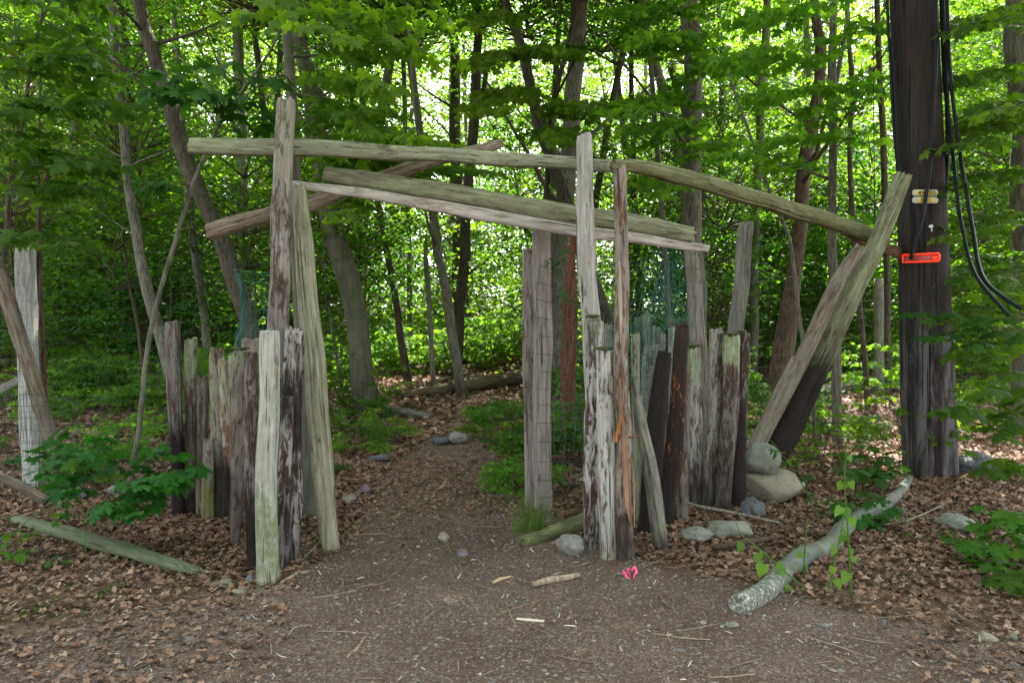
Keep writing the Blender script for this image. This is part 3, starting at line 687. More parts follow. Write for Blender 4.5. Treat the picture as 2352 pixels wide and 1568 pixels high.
lying('fallen_log', 'long brown mossy log slanting up right across the end of the trail', 'log', [(925, 915, 16), (1010, 906, 26), (1120, 892, 34), (1260, 868, 38)], LOGR, ex=2, flat=.9, rag=.05)
lying('fallen_log', 'small grey log lying at the foot of the broad leaning tree', 'log', [(872, 940, 18), (930, 955, 20), (992, 962, 12)], BKG, ex=2, flat=1)
lying('fallen_log', 'thin dark stick-like log lying behind the propped timbers', 'log', [(1745, 925, 22), (1850, 915, 26), (1960, 893, 24), (2060, 870, 14)], BKG, ex=2, flat=1)
lying('fallen_log', 'pale rotten log lying behind the left wire fence', 'log', [(160, 1000, 18), (235, 1003, 24), (290, 990, 18)], LOGP, ex=2, flat=.9)
lying('fallen_log', 'brown branch-like log behind the leaning gate post', 'log', [(742, 838, 14), (790, 868, 18), (815, 890, 14)], BKG, ex=2, flat=1)
lying('fallen_log', 'pale silvery log lying right of the utility pole', 'log', [(2215, 1060, 12), (2290, 1078, 18), (2370, 1096, 20)], bark_mat('log_silver', (.38, .37, .34), (.48, .47, .44), (.18, .17, .15)), ex=2, flat=.7)  # paler bark colours than the other logs
lying('fallen_log', 'stubby stick lying across the trail just left of the paired posts', 'stick', [(1118, 1145, 9), (1160, 1146, 10), (1212, 1142, 9)], BKG, ex=2, flat=1)

for lb, pts in [('grey fallen branch crossing before the thick pale log', [(960, 900, 8), (1040, 872, 9), (1120, 868, 6)]),
                ('dark fallen branch lying over the long mossy log', [(1000, 925, 7), (1090, 915, 8), (1180, 925, 6)]),
                ('brown stick-like branch lying left of the rounded grey rock', [(900, 1000, 6), (950, 985, 7), (1000, 975, 5)]),
                ('pale fallen branch in the seedlings right of the trail beyond the gate', [(1110, 985, 6), (1160, 960, 7), (1215, 950, 5)]),
                ('bleached fallen branch lying behind the long mossy log', [(1010, 862, 6), (1080, 850, 8), (1130, 846, 6)]),
                ('thin fallen branch by the foot of the broad leaning tree', [(770, 960, 6), (820, 975, 7), (880, 980, 5)]),
                ('dead branch lying on the slope left of the pole foot', [(1960, 900, 7), (2010, 880, 8), (2060, 885, 5)]),
                ('dead branch lying flat behind the reddish dead trunk', [(1740, 850, 8), (1800, 845, 9), (1880, 850, 6)])]:
    lying('fallen_branch', lb, 'branch', pts, BKG if 'dark' not in lb and 'brown' not in lb else BK_DARK, ex=2, flat=1, rough=2.5)
# --- parts of posts: splinters, bolt, moss caps
def child_world(name, V, Fc, mat, parent, smooth_=False, attr=None):
    M = parent.matrix_world.inverted(); V = [tuple(M @ Vector(v)) for v in V]
    return obj(name, mesh(name, V, Fc, mat, smooth_, attr), parent)
bpy.context.view_layer.update()
def find(lbl): return next(o for o in C.objects if o.get('label', '').startswith(lbl))
FRESH = W_('splinter', pale=(.42, .25, .16), mid=(.26, .13, .08), cover=.5, soft=.1, L=.5)
PALEW = W_('splinter_pale', pale=(.62, .52, .44), mid=(.40, .27, .2), cover=.7, soft=.1, L=.5)
def sliver(px, w, d, th, up_tip=True):
    """thin jagged strip along pixel centre line px [(x,y)], width w px list"""
    V = []; Fc = []; n_ = len(px)
    for i, (x, y) in enumerate(px):
        for sx, dz in ((-1, 0), (1, 0), (.6, 1), (-.6, 1)):
            V.append(tuple(P(x + sx * w[i] / 2, y, d - dz * th)))
    for i in range(n_ - 1):
        for j in range(4): a = i * 4 + j; c = i * 4 + (j + 1) % 4; Fc.append((a, c, c + 4, a + 4))
    Fc += [(3, 2, 1, 0), tuple((n_ - 1) * 4 + j for j in range(4))]
    return V, Fc
slim = find('slim tall splintered')
ds = GD(1439, 1286) - .045
for px, w, dd in [([(1423, 600), (1425, 680), (1427, 790)], [3, 9, 5], .012), ([(1424, 868), (1425, 930), (1427, 955)], [4, 10, 8], .008),
                  ([(1429, 955), (1434, 1020), (1438, 1100), (1441, 1160), (1447, 1200)], [5, 11, 15, 13, 3], .004), ([(1450, 1050), (1456, 1110), (1457, 1210)], [3, 7, 3], .006)]:
    V, Fc = sliver(px, w, ds - dd, .012); child_world('splinter', V, Fc, FRESH if px[0][1] > 800 else PALEW, slim)
V, Fc = sliver([(1427, 952), (1420, 985), (1413, 1015)], [6, 8, 8], ds - .03, .01); o = child_world('splinter', V, Fc, W_('splinter_orange', pale=(.55, .20, .05), mid=(.45, .15, .04), cover=.5, L=.3), slim); o['label'] = 'loose orange splinter hanging down'
RUST = NT('rust'); tc = RUST.n('TexCoord').outputs['Object']; RUST = RUST.finish(RUST.mix(RUST.noise(tc, 60, 4), (.07, .03, .015), (.20, .09, .04)), .8)
V, Fc = [], []; b0, b1 = P(1444, 1004, ds), P(1471, 1001, ds - .01); tube(V, Fc, [b0, b1], [.006, .006], 8); tube(V, Fc, [b1, b1 + (b1 - b0).normalized() * .008], [.012, .012], 6)
child_world('bolt', V, Fc, RUST, slim)
MOSS = NT('moss'); tc = MOSS.n('TexCoord').outputs['Object']; MOSS = MOSS.finish(MOSS.mix(MOSS.noise(tc, 90, 4), (.03, .045, .012), (.12, .14, .04)), 1, MOSS.noise(tc, 150, 3), 1, .01)
def moss_cap(lbl, px, py, w):
    p = find(lbl); M = p.matrix_world; top = max((M @ v.co).z for v in p.data.vertices); bb = [M @ v.co for v in p.data.vertices if (M @ v.co).z > top - .03]
    cx = sum(b.x for b in bb) / len(bb); cyy = sum(b.y for b in bb) / len(bb); r = (max(b.x for b in bb) - min(b.x for b in bb)) / 2
    V, T = ICO3; V = V * [r * 1.02, r * .9, .012] * (1 + np.array([.35 * mn.noise(Vector(v) * 4) for v in V]))[:, None] + [cx, cyy, top - .002]
    child_world('moss_cap', V.tolist(), T.tolist(), MOSS, p, True)
for a_ in ['peeling white over brown', 'shorter peeling white', 'wide grey post with concave', 'wide dark brown post with mossy', 'white-topped brown post']:
    moss_cap(a_, 0, 0, 0)

# ================================================================ utility pole
pd = GD(2137, 1105) + .24
def PW(x, y): return P(x, y, pd)
pr = 0.5 * pd / F
root = empty('utility_pole', (PW(2137, 1105).x, pd, gz(PW(2137, 1105).x, pd)))
tag(root, 'thick blackened wooden utility pole with yellow number tags and an orange reflector', 'utility pole')
V, Fc = [], []
cl = [(2141, 1125, 119), (2137, 1080, 116), (2129, 850, 112), (2122, 620, 104), (2114, 380, 100), (2106, 200, 98), (2098, 0, 98), (2078, -500, 94), (2056, -1100, 90)]
pts = smooth([PW(x, y) for x, y, w in cl], 60); rad = lerpl([w * pr for *_, w in cl], 60)
Kp = 64; groove = [1 - (.035 * abs(mn.noise(Vector((math.cos(6.283 * j / Kp) * 8, math.sin(6.283 * j / Kp) * 8, 0)))) + (.05 if j in (45, 46, 52) else 0) + random.uniform(0, .012)) for j in range(Kp)]
for i, p in enumerate(pts):
    for j in range(Kp):
        a = 6.28318 * j / Kp; g = 1 - (1 - groove[j]) * (1 - .6 * i / 60) * (1 + .6 * mn.noise(Vector((j * .9, 0, p.z * 1.1))))
        V.append((p.x + rad[i] * g * math.cos(a) - root.location.x, p.y + rad[i] * g * math.sin(a) - root.location.y, p.z - root.location.z))
for i in range(60):
    for j in range(Kp): a = i * Kp + j; c = i * Kp + (j + 1) % Kp; Fc.append((a, c, c + Kp, a + Kp))
Fc.append(tuple(60 * Kp + j for j in range(Kp)))
PM = NT('pole_wood'); n = PM; tc = n.n('TexCoord').outputs['Object']
f = n.noise(n.mapping(tc, (1, 1, .03)), 60, 6, .7); g = n.noise(n.mapping(tc, (1, 1, .12)), 10, 5, .65, .6); z = n.n('SeparateXYZ', i_Vector=tc).outputs[2]
low = n.ramp(n.math('MULTIPLY', z, .5), [(0.0, 1.0), (.62, 1.0), (.85, 0.0)])
base = n.mix(n.ramp(f, [(.3, 0.0), (.7, 1.0)]), (.013, .010, .009), (.042, .031, .027))
base = n.mix(n.math('MULTIPLY', n.ramp(g, [(.45, 0.0), (.58, .95)]), n.math('MULTIPLY_ADD', low, .85, .1)), base, n.mix(f, (.05, .043, .043), (.21, .19, .185)))
base = n.mix(n.math('MULTIPLY', n.ramp(n.noise(n.mapping(tc, (1, 1, .12), (3, 3, 3)), 9, 4), [(.52, 0.0), (.62, .55)]), n.math('SUBTRACT', 1.0, low)), base, (.045, .026, .020))
base = n.mix(n.ramp(n.noise(n.mapping(tc, (1, 1, .02), (7, 3, 3)), 36, 3), [(.37, 1.0), (.42, 0.0)]), base, (.008, .007, .007))
n.finish(base, .8, f, 1.0, .02, .25)
obj('pole_shaft', mesh('pole_shaft', V, Fc, PM.m), root)
def plain(name, c, rough=.5, spec=.4, metal=0):
    q = NT(name); m_ = q.finish(c, rough, None, spec=spec); q.b.inputs['Metallic'].default_value = metal; return m_
def noisy(name, c1, c2, sc=40, rough=.5):
    q = NT(name); tc = q.n('TexCoord').outputs['Object']; return q.finish(q.mix(q.ramp(q.noise(tc, sc, 5, .7), [(.35, 0.0), (.65, 1.0)]), c1, c2), rough)
def dpole(px, py, off):
    """depth and facing angle where the view ray meets the round pole face"""
    ys = [0, 380, 620, 850, 1080]; cx = np.interp(py, ys, [2098, 2114, 2122, 2129, 2137]); w = np.interp(py, ys, [98, 100, 104, 112, 116])
    X = (cx - W / 2) / F * pd; r = w * pr + off; t = (px - W / 2) / F
    a_, b_, c_ = 1 + t * t, -2 * (t * X + pd), X * X + pd * pd - r * r; D_ = b_ * b_ - 4 * a_ * c_
    d = (-b_ - math.sqrt(max(D_, 0))) / (2 * a_)
    return d, math.atan2(t * d - X, pd - d)
def curved_plate(name, x0, x1, y0, y1, mat, off, parent, rnd=3.0, tilt=0, NX=16, rc=.0):
    """plate bent round the pole face between pixel columns/rows"""
    V = []; Fc = []; 
    for iy in range(5):
        for ix in range(NX + 1):
            u, v = ix / NX, iy / 4
            cyy = (y0 + y1) / 2; hh = (y1 - y0) / 2; edge = min(u, 1 - u) * (x1 - x0)
            sq = 1 if edge > rnd else math.sqrt(max(0, 1 - (1 - edge / rnd) ** 2)) * .6 + .4
            py = cyy + (v * 2 - 1) * hh * sq + tilt * (u - .5); px = x0 + (x1 - x0) * u
            cx, w = np.interp(py, [0, 380, 620, 1080], [2098, 2114, 2122, 2137]), np.interp(py, [0, 380, 620, 1080], [98, 100, 104, 116])
            dd = dpole(px, py, off)[0]
            V.append(tuple(P(px, py, dd) - Vector(root.location)))
    N0 = len(V); V += [(x, y + .004, z) for x, y, z in V]
    q = NX + 1
    for iy in range(4):
        for ix in range(NX): a = iy * q + ix; Fc.append((a, a + q, a + q + 1, a + 1)); Fc.append((N0 + a, N0 + a + 1, N0 + a + q + 1, N0 + a + q))
    ring = list(range(q)) + [iy * q + NX for iy in range(1, 5)] + [4 * q + ix for ix in range(NX - 1, -1, -1)] + [iy * q for iy in range(3, 0, -1)]
    for i in range(len(ring)): a, b = ring[i], ring[(i + 1) % len(ring)]; Fc.append((a, b, b + N0, a + N0))
    return obj(name, mesh(name, V, Fc, mat, True), parent)
ALU = noisy('tag_metal', (.34, .38, .38), (.52, .55, .54), 60); YEL = noisy('tag_yellow', (.62, .42, .05), (.75, .56, .12), 60); INK = plain('tag_ink', (.05, .035, .02))
def text_on(txt, px, py, size_px, off, parent, mat, fade=False):
    cu = bpy.data.curves.new('number', 'FONT'); cu.body = txt; cu.size = size_px * pd / F * 1.35; cu.align_x = 'CENTER'; cu.align_y = 'CENTER'; cu.extrude = .0008; cu.offset = .0006
    t = bpy.data.objects.new('t', cu); C.objects.link(t); bpy.context.view_layer.update()
    dg = bpy.context.evaluated_depsgraph_get(); me = bpy.data.meshes.new_from_object(t.evaluated_get(dg)); bpy.data.objects.remove(t)
    me.materials.clear(); me.materials.append(mat)
    cx, w = np.interp(py, [0, 380, 620], [2098, 2114, 2122]), np.interp(py, [0, 380, 620], [98, 100, 104])
    dd, an = dpole(px, py, off)
    o = bpy.data.objects.new('number', me); C.objects.link(o); o.parent = parent
    par_off = Vector(root.location)
    o.location = P(px, py, dd) - par_off; o.rotation_euler = (math.pi / 2, 0, an); return o
t1 = curved_plate('number_tag', 2095.5, 2155.5, 435.8, 450.4, ALU, .012, root)
curved_plate('tag_insert', 2101, 2151.5, 437.6, 449, YEL, .0155, t1, .5)
t2 = curved_plate('number_tag', 2095.5, 2155, 452.6, 467.2, ALU, .012, root)
curved_plate('tag_insert', 2106, 2147, 454, 466, YEL, .0155, t2, .5)
for tx, x, y, p_ in [('4', 2112.2, 443.4, t1), ('9', 2121, 443.4, t1), ('0', 2138.5, 443.2, t1), ('5', 2146, 443.2, t1), ('0', 2118.5, 460, t2)]:
    text_on(tx, x, y, 9.5, .0200, p_, INK)
text_on('0', 2134.5, 460, 9.5, .0195, t2, plain('tag_ink_faded', (.45, .30, .06)))
ORG = NT('orange_plastic'); b = ORG.n('BsdfPrincipled'); b.inputs['Base Color'].default_value = (1, .10, .03, 1); b.inputs['Roughness'].default_value = .3
tr = ORG.n('BsdfTranslucent'); tr.inputs[0].default_value = (1, .10, .03, 1); ad = ORG.n('AddShader'); ORG.l(b.outputs[0], ad.inputs[0]); ORG.l(tr.outputs[0], ad.inputs[1]); ORG.l(ad.outputs[0], ORG.out.inputs[0]); ORG = ORG.m
RED = noisy('dark_red_plastic', (.30, .03, .025), (.50, .08, .06), 30, .25)
rf = curved_plate('reflector', 2074, 2156, 585, 602, RED, .010, root, 3, -3)
V, Fc = [], []
def onpole(px, py, off):
    cx, w = 2121.5, 103.5; s = (px - cx) / (w / 2)
    return P(px, py, dpole(px, py, off)[0]) - Vector(root.location)
rim = [(2073.5, 586.5), (2074, 603)] + [(2074 + i * 8.1, 603.2 - i * .35) for i in range(1, 10)] + [(2155, 599.5), (2157.5, 596), (2157.5, 585), (2155, 581.5)] + [(2155 - i * 8.1, 581.6 + i * .4) for i in range(1, 10)] + [(2075, 585.2)]
rp = [onpole(x, y, .013) for x, y in rim]; tube(V, Fc, rp + [rp[0]], [.0080] * (len(rp) + 1), 6)
obj('reflector_rim', mesh('reflector_rim', V, Fc, ORG), rf)
for x0 in (2146,):
    V, Fc = [], []
    rp = [onpole(x0 + 3.6 * math.cos(t), 592.5 + 5.0 * math.sin(t), .018) for t in np.linspace(0, 6.283, 11)]; tube(V, Fc, rp, [.0035] * 11, 5)
    obj('screw_eye', mesh('screw_eye', V, Fc, ORG), rf)
V, T = ICO3; wv = V * [.020, .006, .014] * (1 + np.array([.4 * mn.noise(Vector(v) * 2) for v in V]))[:, None] + np.array(onpole(2138.5, 520, .004)); wv2 = V * [.006, .005, .018] + np.array(onpole(2140, 528, .004))
obj('paint_spot', mesh('paint_spot', np.concatenate([wv, wv2]), np.concatenate([T, T + len(V)]), noisy('white_paint', (.5, .6, .52), (.7, .74, .7), 90)), root)
# cables
CAB = NT('cable_black'); tcc = CAB.n('TexCoord').outputs['Object']; CAB = CAB.finish((.006, .008, .008), .5, CAB.noise(tcc, 30, 2), .1, .01, .2)
def cable(label, pts, w, dep, name='cable'):
    V, Fc = [], []; q = [P(x, y, dep if not isinstance(dep, list) else dep[i]) for i, (x, y) in enumerate(pts)]; m = 40
    d_ = dep if not isinstance(dep, list) else sum(dep) / len(dep)
    tube(V, Fc, smooth(q, m), [w * d_ / F / 2] * (m + 1), 8)
    o = obj(name, mesh(name, V, Fc, CAB)); tag(o, label, 'cable', 'black cables hanging at the utility pole')
up = lambda x, y, dx: [(x - dx, y - 700), (x, y)]
fd = pd - 104 * pr - .025
cable('outer black cable running down the left edge of the utility pole', [(2025, -700), (2038, 0), (2044, 110), (2050, 242), (2056, 330), (2063, 385)], 7, pd - .10)
cable('inner black cable running down the left edge of the utility pole', [(2034, -700), (2046, 0), (2053, 160), (2061, 330), (2068, 400)], 6, pd - .13)
cable('black cable crossing the number tags and ending over the orange reflector', [(2130, -700), (2149, 0), (2149.5, 145), (2144, 242), (2139, 315), (2135.5, 392), (2126.7, 451), (2117.8, 503), (2101.5, 558), (2092, 596)], 9, fd)
cable('straight black cable beside the right edge of the pole, ending at tag height', [(2140, -700), (2162, 0), (2169, 170), (2175, 242), (2176, 367), (2172, 430), (2169, 474)], 9, pd - .12)
cable('long black cable curving away right, ending lowest of the hanging ones', [(2150, -700), (2166, 0), (2173, 140), (2178, 250), (2190, 367), (2202, 475), (2212, 530), (2227, 597), (2247, 642), (2279, 682), (2317, 724)], 8, [pd - .16] * 4 + [pd - .2, pd - .35, pd - .55, pd - .8, pd - 1, pd - 1.2, pd - 1.4])
cable('long black cable curving away right, reaching nearest the right picture edge', [(2160, -700), (2175, 0), (2183, 170), (2195, 278), (2207, 367), (2224, 467), (2237, 542), (2247, 605), (2264, 647), (2297, 677), (2345, 708)], 9, [pd - .2] * 4 + [pd - .25, pd - .4, pd - .6, pd - .8, pd - 1, pd - 1.2, pd - 1.4])
cable('thin black wire hanging straight down between the slender tree and the pole', [(2002, -300), (2004, 0), (2007, 250), (2009, 500), (2012, 620)], 2, 7.5, 'thin_wire')

# ================================================================ wire mesh
WIRE = noisy('green_wire', (.012, .085, .072), (.025, .14, .12), 20, .5); WIREL = noisy('faint_green_wire', (.01, .05, .04), (.02, .08, .07), 20, .6); WIRED = noisy('dark_wire', (.012, .02, .018), (.03, .035, .03), 20, .6)
def wire_mesh(label, cols, nx, nz, mat, r=.0017, jit=.006, name='wire_mesh_fence', group=None):
    """cols: [(px_base, depth, z_bottom, z_top)] polyline of the fence; nx wires across, nz rows"""
    V, Fc = [], []
    def pt(u, v):
        t = u * (len(cols) - 1); a = min(int(t), len(cols) - 2); f = t - a
        q = [cols[a][k] * (1 - f) + cols[a + 1][k] * f for k in range(6)]
        x = (q[0] - W / 2) / F * q[1] * (1 - v) + (q[4] - W / 2) / F * q[5] * v; y = q[1] * (1 - v) + q[5] * v
        zb = gz(x, y) + q[2]
        b = Vector((x, y, zb + (q[3] - q[2]) * v))
        jj = Vector((mn.noise(b * 1.7), mn.noise(b * 1.7 + Vector((9, 0, 0))) * 2.5, mn.noise(b * 1.7 + Vector((0, 9, 0))))) * jit * 4
        return b + jj + Vector((mn.noise(b * 15), mn.noise(b * 15 + Vector((5, 5, 5))), mn.noise(b * 15 + Vector((2, 8, 1))))) * jit
    for i in range(nx + 1): tube(V, Fc, [pt(i / nx, k / (nz * 1.0)) for k in range(nz + 1)], [r] * (nz + 1), 3, cap=False)
    for k in range(nz + 1): tube(V, Fc, [pt(i / nx, k / nz) for i in range(nx + 1)], [r * (1.2 if k < nz else 1.5)] * (nx + 1), 3, cap=False)
    return tag(obj(name, mesh(name, V, Fc, mat, False)), label, 'wire fence', group)
# cols entries: px_bottom, depth_bottom, z0, z1, px_top, depth_top
wire_mesh('green wire mesh fence stretched from the far left post to the left gate posts', [(-60, 6.5, 0, 2.15, -60, 6.4), (60, 6.5, 0, 2.15, 62, 6.42), (330, 6.45, 0, 2.1, 340, 6.4), (600, 6.1, 0, 2.1, 560, 6.1), (705, 5.7, 0, 2.15, 705, 5.6)], 36, 18, WIREL, jit=.016, r=.0010)
wire_mesh('bunched green wire mesh hanging above the left palisade', [(505, 5.9, .75, 1.75, 560, 5.9), (545, 5.8, .7, 1.9, 552, 5.8), (590, 5.85, .7, 1.95, 548, 5.9), (620, 5.8, .7, 1.9, 640, 5.8)], 24, 14, WIRE, jit=.025, r=.0019)
wire_mesh('rolled green wire mesh behind the foot of the leaning gate post', [(697, 5.5, 0, 1.5, 700, 5.4), (712, 5.45, 0, 1.6, 704, 5.4), (735, 5.5, 0, 1.5, 712, 5.45)], 5, 15, WIREL, jit=.03, r=.0010)
wire_mesh('rusty wire mesh filling the gap between the paired grey posts and the peeling posts', [(1238, 5.72, .0, 1.95, 1236, 5.70), (1300, 5.6, .05, 1.88, 1300, 5.6), (1372, 5.3, .0, 1.8, 1372, 5.35)], 6, 14, WIRED, jit=.010)
wire_mesh('green wire mesh behind the slim splintered post, sagging between posts', [(1275, 6.6, 0, 1.8, 1320, 6.6), (1440, 6.3, .05, 2.0, 1440, 6.3), (1520, 6.4, .1, 2.05, 1520, 6.4), (1635, 6.3, .05, 2.1, 1600, 6.35)], 26, 20, WIRE, jit=.035, r=.0019)
wire_mesh('crumpled green wire mesh heaped over the inner row of posts', [(1380, 7.0, .3, 1.5, 1420, 6.9), (1450, 6.8, .3, 1.55, 1470, 6.9), (1540, 6.9, .35, 1.9, 1530, 6.8), (1610, 6.6, .5, 2.0, 1600, 6.6)], 28, 16, WIRE, jit=.05, r=.0024)
wire_mesh('faint green wire mesh fence running right behind the propped timbers', [(1600, 7.2, 0, 2.0, 1600, 7.2), (1715, 7.3, 0, 2.0, 1730, 7.3), (1900, 9, 0, 1.9, 1900, 9), (2060, 10.5, 0, 1.8, 2060, 10.5)], 50, 16, WIRED, r=.0012, jit=.012)
wire_mesh('dark square wire mesh fence in front of the fallen rail at far left', [(-60, 6.0, 0, .95, -60, 6.0), (40, 6.05, 0, .9, 40, 6.05), (150, 6.1, 0, .8, 160, 6.1)], 16, 9, WIRED, jit=.02)

# ================================================================ rocks
def rock_mat(name, a, b, spk, sc=1.0):
    n = NT(name); tc = n.n('TexCoord').outputs['Object']
    c = n.mix(n.ramp(n.noise(tc, 9 * sc, 6, .65), [(.35, 0.0), (.65, 1.0)]), a, b); f = n.noise(tc, 70 * sc, 5, .75)
    c = n.mix(n.ramp(f, [(.56, 0.0), (.64, .7)]), c, spk); c = n.mix(n.ramp(n.noise(tc, 25, 4), [(.30, .6), (.42, 0.0)]), c, tuple(q * .4 for q in a))
    return n.finish(c, .9, n.math('ADD', f, n.noise(tc, 18, 5)), .6, .012)
RK = {'tan': rock_mat('rock_tan', (.22, .19, .145), (.27, .235, .18), (.35, .32, .26)), 'grey': rock_mat('rock_grey', (.15, .14, .12), (.23, .22, .19), (.36, .35, .31)),
      'green': rock_mat('rock_green', (.145, .145, .115), (.22, .22, .18), (.31, .31, .26)), 'dark': rock_mat('rock_dark', (.055, .055, .06), (.10, .10, .105), (.34, .34, .34)), 'purple': rock_mat('rock_purple', (.10, .085, .10), (.16, .14, .155), (.22, .2, .21))}
def rock(label, px, py, w, h, kind, seed, name='rock', dep=None, tilt=0.0, lift=0, rough=.30, flatb=1, group=None):
    """py = bottom row; w,h pixels"""
    g = G(px, py) if dep is None else P(px, py, dep); d = g.y; wm, hm = w * d / F / 2, h * d / F / 2; dm = (wm + hm) * .55
    V, T = ICO3; out = []
    for v in V:
        v = Vector(v); nn = 1 + rough * mn.noise(v * 1.1 + Vector((seed, 0, 0))) + rough * .45 * mn.noise(v * 2.6 + Vector((seed, 5, 0))) + .05 * mn.noise(v * 8 + Vector((seed, 0, 3))) + .02 * mn.noise(v * 20 + Vector((seed, 0, 3)))
        # facet the lump with a few cutting planes
        q = v * nn
        for k in range(6):
            r_ = random.Random(seed * 31 + k); pn = Vector((r_.gauss(0, 1), r_.gauss(0, 1), r_.gauss(0, .8))).normalized(); lim = r_.uniform(.68, .9); t_ = q.dot(pn)
            if t_ > lim: q = q - pn * (t_ - lim) * .85
        out.append(q)
    mx = max(abs(q.x) for q in out); mz = max(abs(q.z) for q in out)
    M = Matrix.Rotation(tilt, 3, 'Y'); out = [M @ Vector((q.x / mx * wm, q.y * dm, q.z / mz * hm)) for q in out]
    return tag(obj(name, mesh(name, [tuple(q) for q in out], T.tolist(), RK[kind]), None, (g.x, g.y + dm * .5, g.z + hm * (.80 if not lift else 1) + lift)), label, 'rock', group)
rock('flat tan boulder carrying another rock at the right end of the palisade', 1790, 1158, 138, 86, 'tan', 3, rough=.2)
rock('grey-green slab rock resting on the tan boulder under the propped timbers', 1758, 1094, 98, 76, 'green', 5, dep=6.15, tilt=.42, lift=.001, rough=.2)
rock('dark speckled rock at the foot of the blackened end post', 1730, 1192, 62, 52, 'dark', 8)
rock('grey rock sitting at the foot of the peeling posts', 1313, 1276, 72, 52, 'grey', 12)
rock('greenish flat rock in dry leaves below the palisade, left one of two', 1602, 1246, 78, 38, 'green', 14)
rock('greenish flat rock in dry leaves below the palisade, right one of two', 1684, 1238, 118, 44, 'green', 17)
rock('half-buried pale rock right of the fallen grey-green log', 2206, 1222, 86, 40, 'green', 19)
rock('dark rough boulder right of the utility pole foot', 2245, 1092, 106, 58, 'dark', 22)
rock('rounded grey rock lying beyond the gate in the trail', 1048, 1022, 52, 36, 'grey', 25)
rock('low dark rock touching the rounded grey one beyond the gate', 1010, 1024, 46, 22, 'dark', 27)
rock('flat brown rock in dry leaves beyond the leaning gate post', 870, 1064, 56, 24, 'dark', 29)
rock('small grey rock at the trail edge just right of the leaning gate post', 801, 1158, 34, 24, 'grey', 31)
rock('small dark rock behind the one at the trail edge', 836, 1136, 32, 24, 'purple', 33)
rock('brownish fist-sized rock in the middle of the trail', 1018, 1248, 28, 28, 'tan', 35)
rock('blunt bluish rock in the middle of the trail', 1060, 1282, 34, 22, 'purple', 37)
rock('purple stone at the foot of the front left post', 574, 1340, 28, 24, 'purple', 39)
rock('pale rounded stone left of the front left post', 548, 1368, 30, 16, 'green', 41)
rock('pale flat rock under the seedlings behind the fallen timber', 268, 1142, 78, 34, 'green', 43)
rock('large grey rock behind the green-footed stub at left', 372, 1142, 70, 52, 'grey', 45)
rock('dark flat rock by the brown rail at far left', 170, 1150, 80, 30, 'dark', 46)
rock('smooth cream pebble at the bottom right', 2275, 1480, 40, 26, 'tan', 47)
rock('small white pebble near the cream one at the bottom right', 2329, 1472, 20, 18, 'grey', 49)
rock('pale pebble in the dirt right of the fallen log end', 1686, 1444, 34, 18, 'green', 57)
rock('flat grey stone half hidden in leaf litter at lower left', 510, 1350, 46, 18, 'green', 58)

# ribbon and sticks
PINK = plain('pink_plastic', (.85, .10, .24), .4)
V, Fc = [], []
g0 = G(1450, 1332)
rib = [(1429.0, 1318.8), (1436.4, 1325.2), (1446.8, 1328.4), (1443.1, 1320.4), (1437.9, 1315.6), (1445.3, 1311.6), (1452.0, 1310.0), (1461.6, 1313.2), (1466.0, 1318.0), (1458.6, 1322.0), (1454.2, 1327.6)]
q = [P(x, y, GD(x, y + 6)) for x, y in rib]; m = 44; sp = smooth(q, m)
for i, p in enumerate(sp):
    z = gz(p.x, p.y) + .022 + .010 * math.sin(i * .7); tw = .5 + .8 * math.sin(i * .5)
    V += [(p.x, p.y - .010 * math.cos(tw), z - .010 * math.sin(tw)), (p.x + .003, p.y + .010 * math.cos(tw), z + .012 * math.sin(tw) + .006)]
    if i < m: Fc.append((2 * i, 2 * i + 1, 2 * i + 3, 2 * i + 2))
o = obj('ribbon', mesh('ribbon', V, Fc, PINK)); tag(o, 'crumpled pink plastic ribbon on the dirt before the splintered post', 'ribbon')
md = o.modifiers.new('s', 'SOLIDIFY'); md.thickness = .0015
STK = W_('stick', pale=(.52, .42, .33), mid=(.30, .20, .14), cover=.6, soft=.1, L=.3)
def stick(label, pts, w, mat=STK, name='stick', wav=0.3):
    V, Fc = [], []; q = []
    for x, y in pts: g = G(x, y); q.append(Vector((g.x, g.y, g.z + w * g.y / F * .6 + (.006 if y > 1300 else .024))))
    m = 14; s_ = smooth(q, m); org = s_[0].copy(); s_ = [p - org for p in s_]
    tube(V, Fc, s_, [w * g.y / F / 2 * (1 - .6 * abs(i / m - .4)) for i in range(m + 1)], 7, wob=wav)
    tag(obj(name, mesh(name, V, Fc, mat), None, org), label, 'stick')
stick('large pale driftwood-like piece on the dirt before the gate', [(1224, 1354), (1262, 1344), (1295, 1340), (1330, 1332)], 17)
stick('peeled white stick lying level on the dirt at bottom centre', [(1186, 1429), (1220, 1432), (1250, 1434)], 9, plain('peeled_stick', (.60, .50, .40), .8))
stick('short white stick right of the level peeled one', [(1294, 1443), (1322, 1444)], 6, plain('peeled_white', (.72, .66, .56), .8))
stick('curled tan bark chip left of the driftwood-like piece', [(1132, 1345), (1150, 1337), (1172, 1332)], 9, plain('bark_chip', (.42, .30, .17), .8))
stick('slanting grey-brown stick at bottom left of the dirt', [(797, 1515), (820, 1495), (838, 1468)], 7)
stick('long bare grey branch lying from the right palisade over the flat rocks', [(1548, 1152), (1600, 1172), (1680, 1188), (1790, 1212)], 8, bark_mat('stick_grey', (.28, .25, .20), (.36, .33, .28), (.12, .10, .08)))
stick('thin brown twig lying above the bare grey branch', [(1660, 1172), (1720, 1186), (1800, 1205)], 5, BK_TWIG)
stick('slim twig lying right of the fallen grey-green log', [(2030, 1215), (2090, 1203), (2168, 1168)], 5, bark_mat('stick_grey2', (.24, .21, .17), (.32, .29, .24), (.12, .10, .08)))
stick('curved pale twig at the bottom right of the dirt', [(1870, 1528), (1940, 1522), (2010, 1528)], 4, STK)
